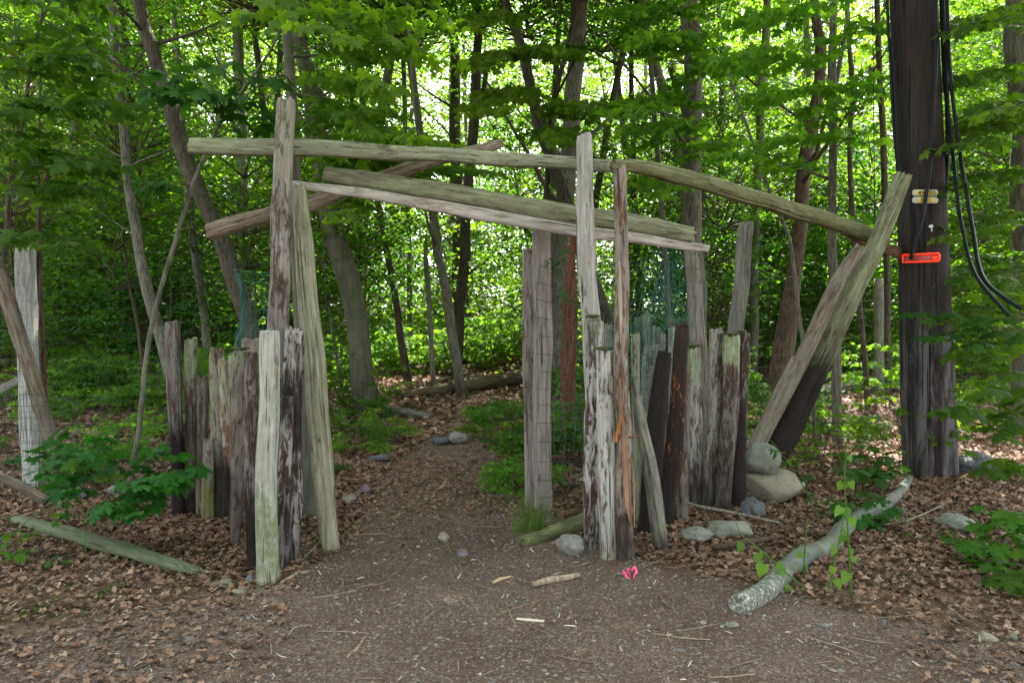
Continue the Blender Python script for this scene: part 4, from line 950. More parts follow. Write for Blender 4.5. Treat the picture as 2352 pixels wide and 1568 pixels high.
stick('thin white twig forking on the dirt at lower left', [(652, 1480), (672, 1450), (690, 1442), (740, 1440)], 4, STK)
stick('rough broken board half buried at the foot of the flat rocks', [(1640, 1275), (1720, 1262), (1800, 1248)], 16, W_('bur', pale=(.15, .11, .08), mid=(.08, .05, .04), cover=.5, L=.5))
stick('short crooked stick by the foot of the front left post', [(646, 1345), (672, 1330), (690, 1318)], 9)
stick('thin grey stick leaning by the foot of the leaning gate post', [(700, 1290), (725, 1268), (742, 1240)], 7, BKG)
# ================================================================ crown prototypes
def crown_mesh(name, rx, rz, nspray, nleaf, leaf, tpl, mat, rs=(.4, .8), tilt=.65, shell=.35):
    pos, nr, tp, sz = [], [], [], []; V, Fc = [], []
    for i in range(nspray):
        a = random.uniform(0, 6.283); q = random.uniform(shell, 1) ** .6; zz = random.uniform(-1, 1)
        f = math.sqrt(max(.05, 1 - zz * zz * .85)); c = Vector((math.cos(a) * q * rx * f, math.sin(a) * q * rx * f, zz * rz))
        r = random.uniform(*rs) * rx * .42; n_ = int(nleaf * random.uniform(.6, 1.3))
        ax = Vector((c.x, c.y, 0)); ax = ax.normalized() if ax.length > .01 else Vector((1, 0, 0))
        u = RNG.normal(0, .5, n_) * r * 1.5; w_ = RNG.normal(0, .5, n_) * r * .85
        sl_ = random.uniform(-.30, .10)
        X = c.x + ax.x * u - ax.y * w_; Y = c.y + ax.y * u + ax.x * w_; Z = c.z + sl_ * u - .12 * (u * u + w_ * w_) / r + RNG.normal(0, .15 * r + .03, n_)
        pos.append(np.column_stack([X, Y, Z])); nr.append(hemi(n_, tilt)); d = hdir(n_) * .8 + np.array([ax.x, ax.y, 0]); tp.append(d); sz.append(leaf * RNG.uniform(.6, 1.2, n_))
        b = Vector((0, 0, c.z - .5 * rz - .2)); b.z = max(b.z, -rz)
        if i % 2 == 0: tube(V, Fc, [b, b.lerp(c, .5) + Vector((0, 0, -.05)), c, c + ax * r * .7 + Vector((0, 0, sl_ * r * .7))], [.018 * rx / 2 + .004, .010 * rx / 2 + .003, .005, .002], 4, cap=False)
    v, t, a = leafmesh(tpl, np.concatenate(pos), np.concatenate(nr), np.concatenate(tp), np.concatenate(sz))
    Q = []; 
    for f in Fc: Q += [(f[0], f[1], f[2]), (f[0], f[2], f[3])]
    V = np.array(V); T = np.array(Q); n0 = len(v)
    me = mesh(name, np.concatenate([v, V]), np.concatenate([t, T + n0]), [mat, BK_TWIG], False, np.concatenate([a, np.full(len(V), .5)]), np.concatenate([np.zeros(len(t)), np.ones(len(T))]))
    return me
CR_S = [crown_mesh('crown_small', 1.25, .95, 44, 26, .105, L_MID, m) for m in (GREEN, GREEN, GREEN_HI, GREEN_DK)]
CR_M = [crown_mesh('crown_medium', 2.1, 1.6, 76, 32, .135, L_FAR2, m) for m in (GREEN, GREEN_HI, GREEN_HI)]
CR_L = [crown_mesh('crown_large', 3.6, 2.4, 130, 42, .16, L_FAR2, m, tilt=.8) for m in (GREEN, GREEN_HI)]
def crown(root, x, y, z, proto, s=1.0, sz=None):
    o = obj('crown', proto, root); o.location = Vector((x, y, z)) - Vector(root.location); o.rotation_euler = (random.gauss(0, .1), random.gauss(0, .1), random.uniform(0, 6.283)); sz = sz or s
    o.scale = (s, s, sz); return o

# ================================================================ trees
BK_REDG = bark_mat('bark_red_grey', (.10, .062, .045), (.15, .11, .085), (.035, .022, .017), ridge=.9)
def tree(label, pts, bark, dep=None, base=True, H=13, limbs=5, cat='tree', name='forest_tree', group=None, crowns=None, flare=0, wob=.12, k=12, forks=None, lmin=2.6, snag=False):
    """pts from foot to top: (px, py, width px)"""
    d = dep or GD(pts[0][0], pts[0][1])
    w3 = [P(x, y, d) for x, y, w in pts]; rr = [w * d / F / 2 for *_, w in pts]
    foot = w3[0]
    if dep:
        dr = (w3[0] - w3[1]).normalized(); s_ = 0
        if dr.z > -.6: dr = Vector((dr.x * .3, 0, -1))
        zt = gz(w3[0].x, d); tt = (w3[0].z - zt) / max(.3, -dr.z)
        if tt > .02: w3.insert(0, w3[0] + dr * tt); rr.insert(0, rr[0] * 1.12)
    dr = (w3[1] - w3[0]).normalized()
    w3[0] = w3[0] + Vector((0, 0, -.08))
    if flare: w3.insert(1, w3[0] + (w3[1] - w3[0]) * .06 + Vector((0, 0, .1))); rr.insert(1, rr[0]); rr[0] = rr[0] * (1 + flare)
    if not snag and w3[-1].z < H:
        dr = (w3[-1] - w3[-2]).normalized(); dr = (dr + Vector((0, 0, .8))).normalized(); s_ = (H - w3[-1].z) / dr.z
        w3 += [w3[-1] + dr * s_ * .5, w3[-1] + dr * s_]; rr += [rr[-1] * .72, rr[-1] * .3]
    root = empty(name, (w3[0].x, d, gz(w3[0].x, d)))
    tag(root, label, cat, group)
    m = max(14, int((w3[-1] - w3[0]).length / .28)); cl = smooth(w3, m)
    # radii by arc parameter like smooth()
    rad = lerpl(rr, m); V, Fc = [], []
    off = Vector(root.location)
    cl = [p + Vector((mn.noise(p * .9), mn.noise(p * .9 + Vector((7, 0, 0))), 0)) * rad[i] * .5 * min(1, i / 3) for i, p in enumerate(cl)]
    tube(V, Fc, [p - off for p in cl], rad, k, wob=wob)
    for (fp, fr) in (forks or []):
        q = [P(x, y, d + (dd if dd else 0)) - off for x, y, w, dd in fp]; rd = [w * d / F / 2 for _, _, w, _ in fp]; mm = 12
        tube(V, Fc, smooth(q, mm), lerpl(rd, mm), 8, wob=wob)
    tips = []
    for i in range(limbs):
        t = random.uniform(.2, .95); p = cl[int(t * m)]
        if p.z < lmin: continue
        a = random.uniform(0, 6.283); l = random.uniform(.9, 2.4) * (1.2 - .5 * t) * (1 + min(1, rad[0] * 3))
        q = [p]; dv = Vector((math.cos(a), math.sin(a), random.uniform(.15, .8)))
        for j in range(5): dv = (dv + Vector((random.gauss(0, .12), random.gauss(0, .12), .05))).normalized(); q.append(q[-1] + dv * l / 5)
        r0 = rad[int(t * m)] * random.uniform(.2, .38); tube(V, Fc, [x - off for x in q], [r0 * (1 - .16 * j) for j in range(6)], 5); tips.append(q[-1])
    o = obj('trunk', mesh('trunk', V, Fc, bark), root)
    root['tips'] = 0; del root['tips']
    for c_ in (crowns or []):
        x, y, z, pr_, s = c_; crown(root, x, y, z, pr_, s)
    return root, cl, tips
def high(root, cl, n=3, z0=10.3, s=.8, pro=None):
    for i in range(n if n < 2 else n - 1):
        z = z0 + i * 2.3 + random.uniform(-.5, .5); p = min(cl, key=lambda q: abs(q.z - z))
        crown(root, p.x + random.uniform(-1.6, 1.6), p.y + random.uniform(-1.6, 1.6), z, pro or random.choice(CR_L), s * random.uniform(.85, 1.15))
def low(root, cl, zs, s=.9, pro=None, dy=(.6, 2.2), dx=1.3):
    for z in zs:
        p = min(cl, key=lambda q: abs(q.z - z)); crown(root, p.x + random.uniform(-dx, dx), p.y + random.uniform(*dy), z, pro or random.choice(CR_S + CR_M[:1]), s * random.uniform(.8, 1.25))
T = {}
def TR(key, *a, hi=2, lo=(), **k):
    r, cl, tips = tree(*a, **k); T[key] = (r, cl)
    if hi: high(r, cl, hi)
    if lo: low(r, cl, lo)
    return r
TR('a', 'pale slender tree with gentle curve near the upper left, left of the dark leaning one', [(385, 830, 30), (345, 690, 26), (318, 560, 24), (297, 420, 22), (285, 310, 21), (268, 180, 20), (256, 20, 19)], BK_GREY, dep=11, limbs=4, hi=2)
TR('b', 'dark tree leaning left behind the left palisade', [(598, 850, 42), (585, 780, 40), (545, 650, 38), (500, 530, 37), (450, 420, 36), (418, 330, 35), (385, 210, 33), (350, 100, 30), (322, 0, 28)], BK_DARK, dep=10.5, limbs=4, hi=3)
TR('c', 'straight grey trunk seen between the curved slender tree and the dark leaning one', [(472, 760, 20), (462, 680, 19), (444, 540, 18), (420, 300, 15), (404, 100, 13)], BK_GREY, dep=15, limbs=4, hi=2)
TR('d', 'thin grey-brown sapling rising right before the left wire fence, forked at the top', [(290, 1212, 13), (297, 1100, 13), (318, 990, 12), (328, 880, 12), (345, 760, 12), (372, 650, 11), (400, 560, 10), (440, 430, 10), (470, 360, 9), (505, 285, 9)], BK_GREY, hi=0, H=2, limbs=0, name='sapling', cat='sapling',
   forks=[([(505, 285, 8, 0), (500, 240, 6, .1), (470, 190, 4, .2), (410, 130, 3, .3)], 0), ([(505, 285, 8, 0), (570, 190, 7, -.1), (625, 110, 5, -.1), (660, 30, 4, -.1)], 0), ([(520, 262, 6, 0), (590, 200, 5, .2), (650, 170, 4, .3)], 0)], snag=True, k=8)
TR('e', 'smooth grey sapling standing directly behind the tallest gate post', [(716, 1190, 34), (708, 1000, 30), (692, 700, 26), (683, 480, 25), (678, 340, 25), (667, 200, 24), (655, 60, 23), (650, -40, 22)], BK_SMOOTH, hi=2, H=8, limbs=3, name='sapling', k=14, wob=.05)
TR('f', 'broad smooth tree leaning left beyond the gate, with flared mossy foot', [(850, 945, 66), (838, 850, 54), (822, 760, 50), (795, 640, 52), (765, 520, 50), (742, 400, 46), (722, 280, 44), (702, 150, 36), (690, 40, 32)], BK_BEECH, flare=.3, hi=3, H=14, limbs=3, lmin=5, k=20)
TR('g', 'tree leaning left above the longest beam, thicker arm of a V with a thin stem', [(1263, 350, 30), (1242, 290, 28), (1222, 200, 25), (1196, 110, 22), (1160, -10, 18)], BK_DARK, dep=13, hi=2, limbs=3)
TR('h', 'thin dark stem slanting up right, other arm of the V above the longest beam', [(1262, 345, 13), (1268, 260, 12), (1285, 180, 12), (1312, 70, 11), (1335, -30, 10)], BK_DARK, dep=13.1, hi=1, limbs=2)
TR('i', 'stout ridged trunk rising behind the crooked gate post', [(1290, 560, 42), (1298, 440, 42), (1308, 330, 40), (1316, 200, 39), (1328, 60, 38), (1334, -30, 37)], BK_GREY, dep=15, hi=3, limbs=4)
TR('j', 'grey trunk close left of the stout ridged one', [(1262, 520, 14), (1270, 330, 14), (1276, 180, 13), (1284, 20, 11)], BK_GREY, dep=19, hi=2, limbs=2)
TR('k', 'dark wavy trunk above the crossing of the round slanting pole', [(985, 420, 17), (966, 300, 16), (955, 220, 16), (940, 130, 14), (936, 20, 13)], BK_DARK, dep=15, hi=2, limbs=3)
TR('l', 'straight thin trunk left of the dark wavy one above the beams', [(936, 470, 12), (932, 300, 12), (926, 150, 11), (918, 0, 9)], BK_GREY, dep=20, hi=1, limbs=3)
TR('m', 'dark trunk with a side branch above the round slanting pole, mid picture', [(1070, 520, 24), (1082, 350, 24), (1090, 230, 24), (1097, 120, 20), (1102, 0, 16)], BK_DARK, dep=17, hi=2, limbs=3, forks=[([(1092, 250, 14, 0), (1112, 200, 12, .2), (1118, 130, 10, .3)], 0)])
TR('n', 'slim leaning trunk seen through the gate, right of the broad smooth tree', [(910, 705, 17), (896, 620, 16), (882, 540, 15), (868, 470, 14), (850, 360, 12), (820, 160, 11), (800, 0, 9)], BK_DARK, dep=16, hi=1, limbs=3)
TR('o', 'leaning trunk in the middle of the gate opening with a vine round it', [(1036, 745, 22), (1022, 650, 21), (1006, 570, 20), (992, 480, 19), (975, 380, 17), (955, 240, 14)], BK_GREY, dep=14, hi=2, limbs=3, H=9)
TR('p', 'wide dark trunk seen through the gate below the thick mossy beam', [(1058, 700, 36), (1055, 600, 34), (1054, 520, 33), (1050, 400, 30)], BK_DARK, dep=21, hi=2, limbs=3)
TR('q', 'broken pale snag standing in the gate opening', [(985, 690, 11), (981, 620, 13), (977, 552, 7)], BK_PALE, dep=15, hi=0, limbs=0, snag=True, name='snag', cat='dead tree')
TR('r', 'thin straight tree over the beam junction at right, with bright gaps behind', [(1530, 640, 13), (1520, 480, 13), (1508, 320, 12), (1495, 150, 12), (1474, 0, 10)], BK_GREY, dep=13, hi=1, limbs=4)
TR('s', 'stout grey trunk behind the lower end of the thick mossy beam', [(1596, 700, 46), (1594, 520, 46), (1592, 330, 46), (1590, 150, 45), (1588, 0, 44)], BK_GREY, dep=12.5, hi=3, limbs=4, lmin=4)
TR('t', 'grey trunk over the middle of the sagging beam', [(1733, 640, 19), (1736, 504, 19), (1744, 330, 19), (1752, 160, 18), (1760, 0, 16)], BK_GREY, dep=16, hi=2, limbs=4)
TR('u', 'reddish dead trunk with peeling bark left of the slender upright tree', [(1800, 835, 54), (1812, 740, 44), (1822, 640, 34), (1835, 520, 30), (1848, 400, 32), (1866, 290, 30), (1882, 200, 26), (1884, 100, 24), (1868, 0, 20)], BK_REDG, dep=11, hi=2, limbs=4, lmin=3.5)
TR('v', 'slender upright tree standing behind the propped timbers', [(1925, 1020, 23), (1920, 900, 22), (1918, 740, 21), (1912, 520, 19), (1912, 340, 19), (1908, 200, 20), (1915, 0, 15)], BK_GREY, hi=2, H=8, limbs=2, name='sapling', forks=[([(1912, 230, 12, 0), (1930, 140, 10, .1), (1945, 40, 9, .2), (1940, -60, 7, .2)], 0), ([(1910, 415, 8, 0), (1860, 395, 6, .1), (1790, 372, 4, .2), (1700, 358, 2.5, .3)], 0), ([(1908, 225, 7, 0), (1850, 205, 5, .3), (1780, 180, 3, .6)], 0)])
TR('w', 'thin bowed stem curving beside the reddish dead trunk', [(1853, 830, 9), (1838, 745, 9), (1824, 620, 8), (1812, 545, 8), (1780, 470, 8), (1745, 380, 8), (1715, 290, 7), (1680, 190, 6), (1660, 100, 4)], BK_GREY, dep=9.5, hi=0, H=3, limbs=0, snag=True, name='sapling', k=7)
TR('x', 'big grey trunk cut off by the right picture edge', [(2352, 900, 70), (2350, 600, 66), (2350, 300, 62), (2356, 0, 60)], BK_GREY, dep=9, hi=3, limbs=2, lmin=5)
TR('y', 'thin crooked stem between the slender upright tree and the utility pole', [(1975, 700, 12), (1962, 540, 12), (1952, 330, 11), (1958, 200, 11), (1950, 80, 9), (1946, -30, 8)], BK_DARK, dep=11, hi=0, limbs=3)
TR('z', 'pale post-like dead trunk seen behind the pole at mid height', [(2021, 812, 26), (2020, 720, 25), (2019, 640, 18)], BK_PALE, dep=13, hi=0, limbs=0, snag=True, name='snag', cat='dead tree')
TR('aa', 'dark thin trunk just left of the utility pole', [(2034, 560, 13), (2030, 380, 14), (2022, 200, 13), (2014, 0, 13)], BK_DARK, dep=12, hi=1, limbs=3)
TR('bb', 'thin dark sapling climbing right at the far upper left', [(12, 560, 10), (28, 400, 9), (52, 280, 8), (68, 160, 8), (92, 60, 6), (118, 0, 5)], BK_DARK, dep=6.6, hi=0, limbs=2, H=3.3, name='sapling', k=8)
TR('cc', 'very thin straight stem beside the climbing sapling at left', [(88, 620, 7), (90, 500, 7), (88, 360, 6), (92, 220, 5), (94, 80, 5)], BK_DARK, dep=6.8, hi=0, limbs=1, H=3.4, name='sapling', k=7)
TR('dd', 'broken brown sapling behind the white fence post, leaning right', [(96, 760, 12), (90, 620, 12), (92, 470, 11), (112, 400, 14), (125, 360, 9), (143, 335, 5)], BK_RED, dep=6.9, hi=0, limbs=0, snag=True, name='snag', cat='dead tree', k=8)
TR('ee', 'pale broad trunk in the far background at upper left', [(162, 640, 26), (166, 420, 25), (168, 250, 24), (160, 60, 22)], BK_PALE, dep=20, hi=2, limbs=4)
TR('ff', 'pale leaning trunk far behind the curved slender tree', [(325, 760, 18), (310, 560, 18), (290, 330, 18), (276, 160, 17), (270, 0, 15)], BK_PALE, dep=19, hi=2, limbs=4)
TR('gg', 'pale trunk in the background above the left end of the longest beam', [(566, 740, 26), (560, 500, 26), (552, 250, 24), (548, 40, 22)], BK_PALE, dep=18, hi=2, limbs=4)
TR('hh', 'dim upright trunk between the tallest gate post and the broad smooth tree', [(905, 560, 9), (822, 480, 10), (816, 300, 10), (800, 150, 9)][1:], BK_DARK, dep=17, hi=1, limbs=3)
TR('ii', 'brown trunk between the crooked gate post and the grey leaning fence post', [(1470, 760, 16), (1462, 560, 16), (1455, 350, 14)], BK_DARK, dep=18, hi=1, limbs=3)
TR('jj', 'thin pole-like stem standing in front of the ground slope right of the propped timbers', [(1874, 1060, 9), (1870, 970, 9), (1866, 880, 8)], BK_GREY, hi=0, limbs=0, snag=True, name='sapling', cat='sapling', k=7)
# more trunks deeper in the wood, all alike
rs_ = random.Random(5); used = []
pro_tr = []
for v_ in range(4):
    V, Fc = [], []; r = (.09, .13, .17, .11)[v_]; q = [Vector((0, 0, -.2))]; dv = Vector((rs_.gauss(0, .05), rs_.gauss(0, .05), 1))
    for j in range(22): dv = (dv + Vector((rs_.gauss(0, .03), rs_.gauss(0, .03), .03))).normalized(); q.append(q[-1] + dv * .75)
    tube(V, Fc, q, [r * (1.25 if j == 0 else 1 - .033 * j) for j in range(23)], 9, wob=.1)
    tops = []
    for j in range(9):
        t = rs_.randrange(4, 21); a = rs_.uniform(0, 6.28); dd = Vector((math.cos(a), math.sin(a), rs_.uniform(.3, .9))).normalized(); l = rs_.uniform(1, 2.6); s_ = q[t]
        tube(V, Fc, [s_, s_ + dd * l * .5 + Vector((0, 0, .05)), s_ + dd * l + Vector((0, 0, .25))], [r * .3, r * .2, r * .07], 5)
    pro_tr.append((V, Fc, q))
bk = [BK_GREY, BK_DARK, BK_PALE, BK_GREY, BK_SMOOTH]
pm = [[mesh('trunk', V, Fc, m) for m in (BK_GREY, BK_DARK, BK_PALE)] for V, Fc, q in pro_tr]
cnt = 0
while cnt < 44:
    y = rs_.uniform(17, 38); x = rs_.uniform(-.74, .74) * y
    px = x / y * F
    if any((x - a) ** 2 + (y - b) ** 2 < 2.2 for a, b in used): continue
    used.append((x, y)); v_ = rs_.randrange(4); r = empty('forest_tree', (x, y, gz(x, y)))
    tag(r, 'tall straight trunk of the many standing deep in the wood behind the gate', 'tree', 'trees standing deep in the wood')
    o = obj('trunk', pm[v_][rs_.randrange(3)], r); r.rotation_euler = (rs_.gauss(0, .03), rs_.gauss(0, .04), rs_.uniform(0, 6.28))
    for j in range(rs_.choice((0, 1, 1, 2))):
        cp_ = rs_.choice(CR_L)
        if -3.5 < x < 7.5 and 19 < y < 32: continue
        o = obj('crown', cp_, r); o.location = (rs_.uniform(-2, 2), rs_.uniform(-2, 2), rs_.uniform(4.5, 15)); o.rotation_euler = (0, 0, rs_.uniform(0, 6.28)); o.scale = [rs_.uniform(.5, .85)] * 3
    cnt += 1
for k2, (x, y, z) in zip('sevf', [(2.2, 9.6, 9.8), (-.6, 9.0, 10.4), (4.8, 9.4, 9.8), (-4.0, 8.6, 10.2)]):  # extra crowns above the frame, added to block sun patches on the foreground
    crown(T[k2][0], x, y, z, CR_L[0], .95)
# unseen trees added round the camera to shade the foreground from open sky
for i, (x, y) in enumerate([(-9, -2), (-4.5, -5.5), (1.5, -7), (6.5, -3.5), (9, 2.5), (-1.5, -11)]):
    r = empty('forest_tree', (x, y, gz(x, y))); tag(r, 'unseen tree added to shade the clearing, out of the picture', 'tree', 'unseen trees added to shade the clearing')
    obj('trunk', pm[i % 4][0], r); r.rotation_euler = (0, 0, i * 1.3)
    for j in range(3): o = obj('crown', CR_L[0], r); o.location = (rs_.uniform(-2, 2), rs_.uniform(-2, 2), 7.2 + 2.4 * j); o.rotation_euler = (0, 0, rs_.uniform(0, 6.28)); o.scale = (1.15, 1.15, .9)
# understory saplings with airy layered crowns
spots = []
def usap(x, y, h, zs, sc=1.0, pros=None, lab='slender leafy sapling of the understory beyond the gate', grp='leafy saplings of the understory'):
    r = empty('sapling', (x, y, gz(x, y))); tag(r, lab, 'sapling', grp)
    V, Fc = [], []; q = [Vector((0, 0, -.05))]; dv = Vector((rs_.gauss(0, .08), rs_.gauss(0, .08), 1)); n_ = 9
    for j in range(n_): dv = (dv + Vector((rs_.gauss(0, .07), rs_.gauss(0, .07), .05))).normalized(); q.append(q[-1] + dv * h / n_)
    tube(V, Fc, q, [.028 * (1 - .09 * j) * (h / 4) ** .5 for j in range(n_ + 1)], 7); obj('trunk', mesh('trunk', V, Fc, BK_TWIG if rs_.random() < .5 else BK_GREY), r)
    for z in zs:
        p = min(q, key=lambda t: abs(t.z - z)); o = obj('crown', rs_.choice(pros or (CR_S + CR_S[:2] + CR_M)), r)
        o.location = (p.x + rs_.uniform(-.4, .4), p.y + rs_.uniform(-.4, .4), z); o.rotation_euler = (0, 0, rs_.uniform(0, 6.28)); s = sc * rs_.uniform(.75, 1.15); o.scale = (s, s, s * rs_.uniform(.7, 1))
cnt = 0
while cnt < 56:
    y = rs_.uniform(9, 28); x = rs_.uniform(-.76, .76) * y
    px = W / 2 + x / y * F
    if 190 < px < 2130 and y < 12.5: continue
    if 860 < px < 1250 and y < 16: continue
    if -2.5 < x < 6.5 and 17 < y < 28 and rs_.random() < .7: continue
    if 1750 < px < 2080 and y < 13: continue
    if any((x - a) ** 2 + (y - b) ** 2 < 1.3 for a, b in spots): continue
    spots.append((x, y)); h = rs_.uniform(2.5, 7) * (.7 + y / 50)
    usap(x, y, h, [z for z in np.arange(rs_.uniform(1.3, 2.6), h + .4, rs_.uniform(1.0, 1.5))][:5], .75 + y / 60)
    cnt += 1

# ================================================================ undergrowth shrubs
def shrub_mesh(hh, rr, ns, leaf, mat, seed, tpl=L_MID):
    random.seed(seed); p = Plant()
    for i in range(ns):
        a = random.uniform(0, 6.28); l = random.uniform(.5, 1) * hh; o = Vector((math.cos(a), math.sin(a), 0)) * random.uniform(.02, .15)
        top = o + Vector((math.cos(a) * rr * random.uniform(.2, .8), math.sin(a) * rr * random.uniform(.2, .8), l)); p.twig([o, o.lerp(top, .5) + Vector((0, 0, .04)), top], .006, .003, 4)
        for j in range(random.choice((2, 3, 4))):
            t = random.uniform(.45, 1); b = o.lerp(top, t); a2 = a + random.uniform(-1.6, 1.6); e = b + Vector((math.cos(a2), math.sin(a2), random.uniform(-.1, .25))) * random.uniform(.2, .5) * (rr + .3)
            p.spray(b, e, leaf, .04, .26, .10, .003, 1.0, .65, .1)
    v, t, a = leafmesh(tpl, np.array(p.pos), np.array(p.nrm), np.array(p.tip), np.array(p.sz))
    return mesh('stems', p.V, p.F, BK_TWIG), mesh('foliage', v, t, mat, False, a), (v, t, a)
SH = [shrub_mesh(*q) for q in [(.55, .4, 6, .085, GREEN, 1), (.9, .5, 7, .09, GREEN_HI, 2), (.4, .45, 6, .08, GREEN_HI, 3), (1.15, .6, 8, .09, GREEN, 4), (.3, .35, 5, .07, GREEN_DK, 5)]]
random.seed(99)
def shrub(x, y, s, v, lab, grp=None, name='leafy_shrub', cat='shrub'):
    r = empty(name, (x, y, gz(x, y))); tag(r, lab, cat, grp); r.rotation_euler = (0, 0, random.uniform(0, 6.28)); r.scale = (s, s, s)
    obj('stems', SH[v][0], r); obj('foliage', SH[v][1], r)
cnt = 0
while cnt < 70:
    y = random.uniform(6.6, 14); x = random.uniform(-.74, .74) * y; px = W / 2 + x / y * F; l, r_ = pedge(y)
    if l - .25 < x < r_ + .25 and y < 12: continue
    if 740 < px < 960 and y < 12: continue
    if 860 < px < 1270 and y > 9 and random.random() < .75: continue
    if px > 1500 and y < 9 and random.random() < .6: continue
    if -2.2 < x < -1.3 and y < 6.2: continue
    v = random.choice((0, 2, 2, 4, 4, 1)) if y < 9 or px > 1600 else random.choice((0, 1, 1, 2, 3, 3))
    shrub(x, y, random.uniform(.6, 1.1), v, 'low leafy maple seedling clump growing from the leaf litter beyond the posts', 'seedling clumps beyond the posts'); cnt += 1
for i, (px, py) in enumerate([(820, 985), (880, 1010), (905, 965), (1125, 1005), (1150, 1065), (1185, 1035), (1190, 975), (795, 1020), (1172, 1125), (780, 965), (1150, 950), (1195, 1110), (1240, 1000), (850, 1035), (1235, 1060), (1160, 1000), (1140, 975), (1100, 965), (870, 985), (840, 960), (1205, 1080), (1180, 1090), (1210, 1140), (810, 1050)]):
    g = G(px, py); shrub(g.x, g.y, random.uniform(.5, .85), random.choice((2, 2, 4, 0)), 'low bright maple seedling clump at the side of the trail beyond the gate', 'seedling clumps beside the trail')
for i in range(26):
    px = random.uniform(800, 1300); y = random.uniform(17.5, 25); x = (px - W / 2) / F * y
    shrub(x, y, random.uniform(1.1, 1.7), random.choice((1, 3, 1)), 'chest-high bright green shrub at the far end of the trail', 'bright shrubs at the far end of the trail')
# dense undergrowth further back: one mass
parts = []; k_ = 0
while k_ < 520:
    y = 11 + 30 * random.random() ** 1.15; x = random.uniform(-.76, .76) * y; px = W / 2 + x / y * F
    if px > 1750 and y < 17 and random.random() < .7: continue
    if 860 < px < 1270 and y < 17.5: continue
    if 740 < px < 860 and y < 13: continue
    if mn.noise(Vector((x * .35, y * .35, 0))) < -.22: continue
    v, t, a = SH[random.choice((1, 3, 0, 2))][2]; s = random.uniform(.6, 1.1) * (.75 + y * .028); an = random.uniform(0, 6.28); c, sn = math.cos(an), math.sin(an)
    vv = v @ np.array([[c, sn, 0], [-sn, c, 0], [0, 0, 1]]) * s + [x, y, gz(x, y)]; parts.append((vv, t, (a * .6 + random.random() * .4))); k_ += 1
v, t, a = joinm(parts)
tag(obj('undergrowth', mesh('undergrowth', v, t, GREEN_HI, False, a)), 'dense knee-high green undergrowth filling the wood floor behind the gate', 'undergrowth', kind='stuff')

# ================================================================ distant woods
GREEN_FAR = leaf_mat('leaf_far', [(.045, .135, .016), (.070, .180, .018), (.085, .195, .020), (.040, .125, .016)], trans=.5)
def woods(N, y0, y1, zmax, size, seed, thr):
    out = 0; P_ = []
    rg = np.random.default_rng(seed)
    # clumps
    nc = N // 26; y = rg.uniform(y0, y1, nc); x = rg.uniform(-.85, .85, nc) * y; z = rg.random(nc) * zmax * (y / y1) ** .7
    kp = np.array([mn.noise(Vector((x[i] * .22, y[i] * .12, z[i] * .28)) + Vector((seed, 0, 0))) > thr + .03 * (z[i] / zmax) for i in range(nc)]); kp &= ~((x > -4) & (x < 7.5) & (y < 29) & (z > 2.2) & (z < 14) & (rg.random(nc) < .6)); x, y, z = x[kp], y[kp], z[kp]; nc = len(x)
    m = 26; u = rg.normal(0, .55, (nc, m, 3)) * [1, 1, .28]; pos = np.column_stack([x, y, z + hgt(x, y)])[:, None, :] + u; pos = pos.reshape(-1, 3); n_ = len(pos)
    rr = np.repeat(rg.random(nc) * .5, m) + rg.random(n_) * .5
    return leafmesh(L_FAR, pos, hemi(n_, .75), hdir(n_), size * rg.uniform(.6, 1.2, n_), rr)
v0_ = woods(110000, 17, 29, 15, .19, 21, -.14); v1_ = woods(250000, 28, 60, 26, .25, 3, -.42); v2_ = woods(150000, 60, 95, 42, .42, 9, -.45)
v, t, a = joinm([v0_, v1_, v2_]); nl = len(t); n0 = len(v)
V, Fc = [], []
for i in range(110):
    y = rs_.uniform(34, 80); x = rs_.uniform(-.8, .8) * y; r = rs_.uniform(.08, .2); q = Vector((x, y, gz(x, y) - .3)); lx = rs_.gauss(0, .04)
    tube(V, Fc, [q, q + Vector((lx * 8, 0, 8)), q + Vector((lx * 20, 0, 19))], [r, r * .8, r * .4], 6, cap=False)
Q = []
for f in Fc: Q += [(f[0], f[1], f[2]), (f[0], f[2], f[3])]
V = np.array(V); Tq = np.array(Q)
tag(obj('distant_woods', mesh('distant_woods', np.concatenate([v, V]), np.concatenate([t, Tq + n0]), [GREEN_FAR, BK_GREY], False, np.concatenate([a, np.full(len(V), .5)]), np.concatenate([np.zeros(nl), np.ones(len(Tq))]))), 'bright far-off woodland foliage behind all the trees', 'woodland', kind='stuff')

# ================================================================ near branches and plants
def branches(key, specs, lmat, name='foliage', tpl=L_MAPLE, size=.11, tilt=.45, dens=1.0):
    r = T[key][0]; p = Plant()
    for sp in specs:
        (x0, y0, d0), (x1, y1, d1) = sp[0], sp[1]; twl = sp[2] if len(sp) > 2 else .45
        p.spray(P(x0, y0, d0), P(x1, y1, d1), size, .05, twl, .12, .007, dens, tilt)
    p.build(r, lmat, tpl, nb='branches', nl='foliage')
dE = T['e'][0].location.y
branches('e', [((655, 60, dE), (880, 60, 5.0), .55), ((660, 120, dE), (960, 110, 5.2), .6), ((664, 180, dE), (900, 210, 4.8), .5), ((650, 0, dE), (1010, 20, 5.5), .6), ((668, 215, dE), (840, 290, 5.0), .42), ((655, -40, dE), (760, 90, 4.6), .5),
               ((655, 40, dE), (560, 30, 5.0), .4), ((650, -80, dE), (980, -60, 5.0), .6), ((672, 260, dE), (780, 350, 5.2), .35), ((676, 300, dE), (760, 260, 5.4), .35)], GREEN_HI, size=.11, tilt=.6)
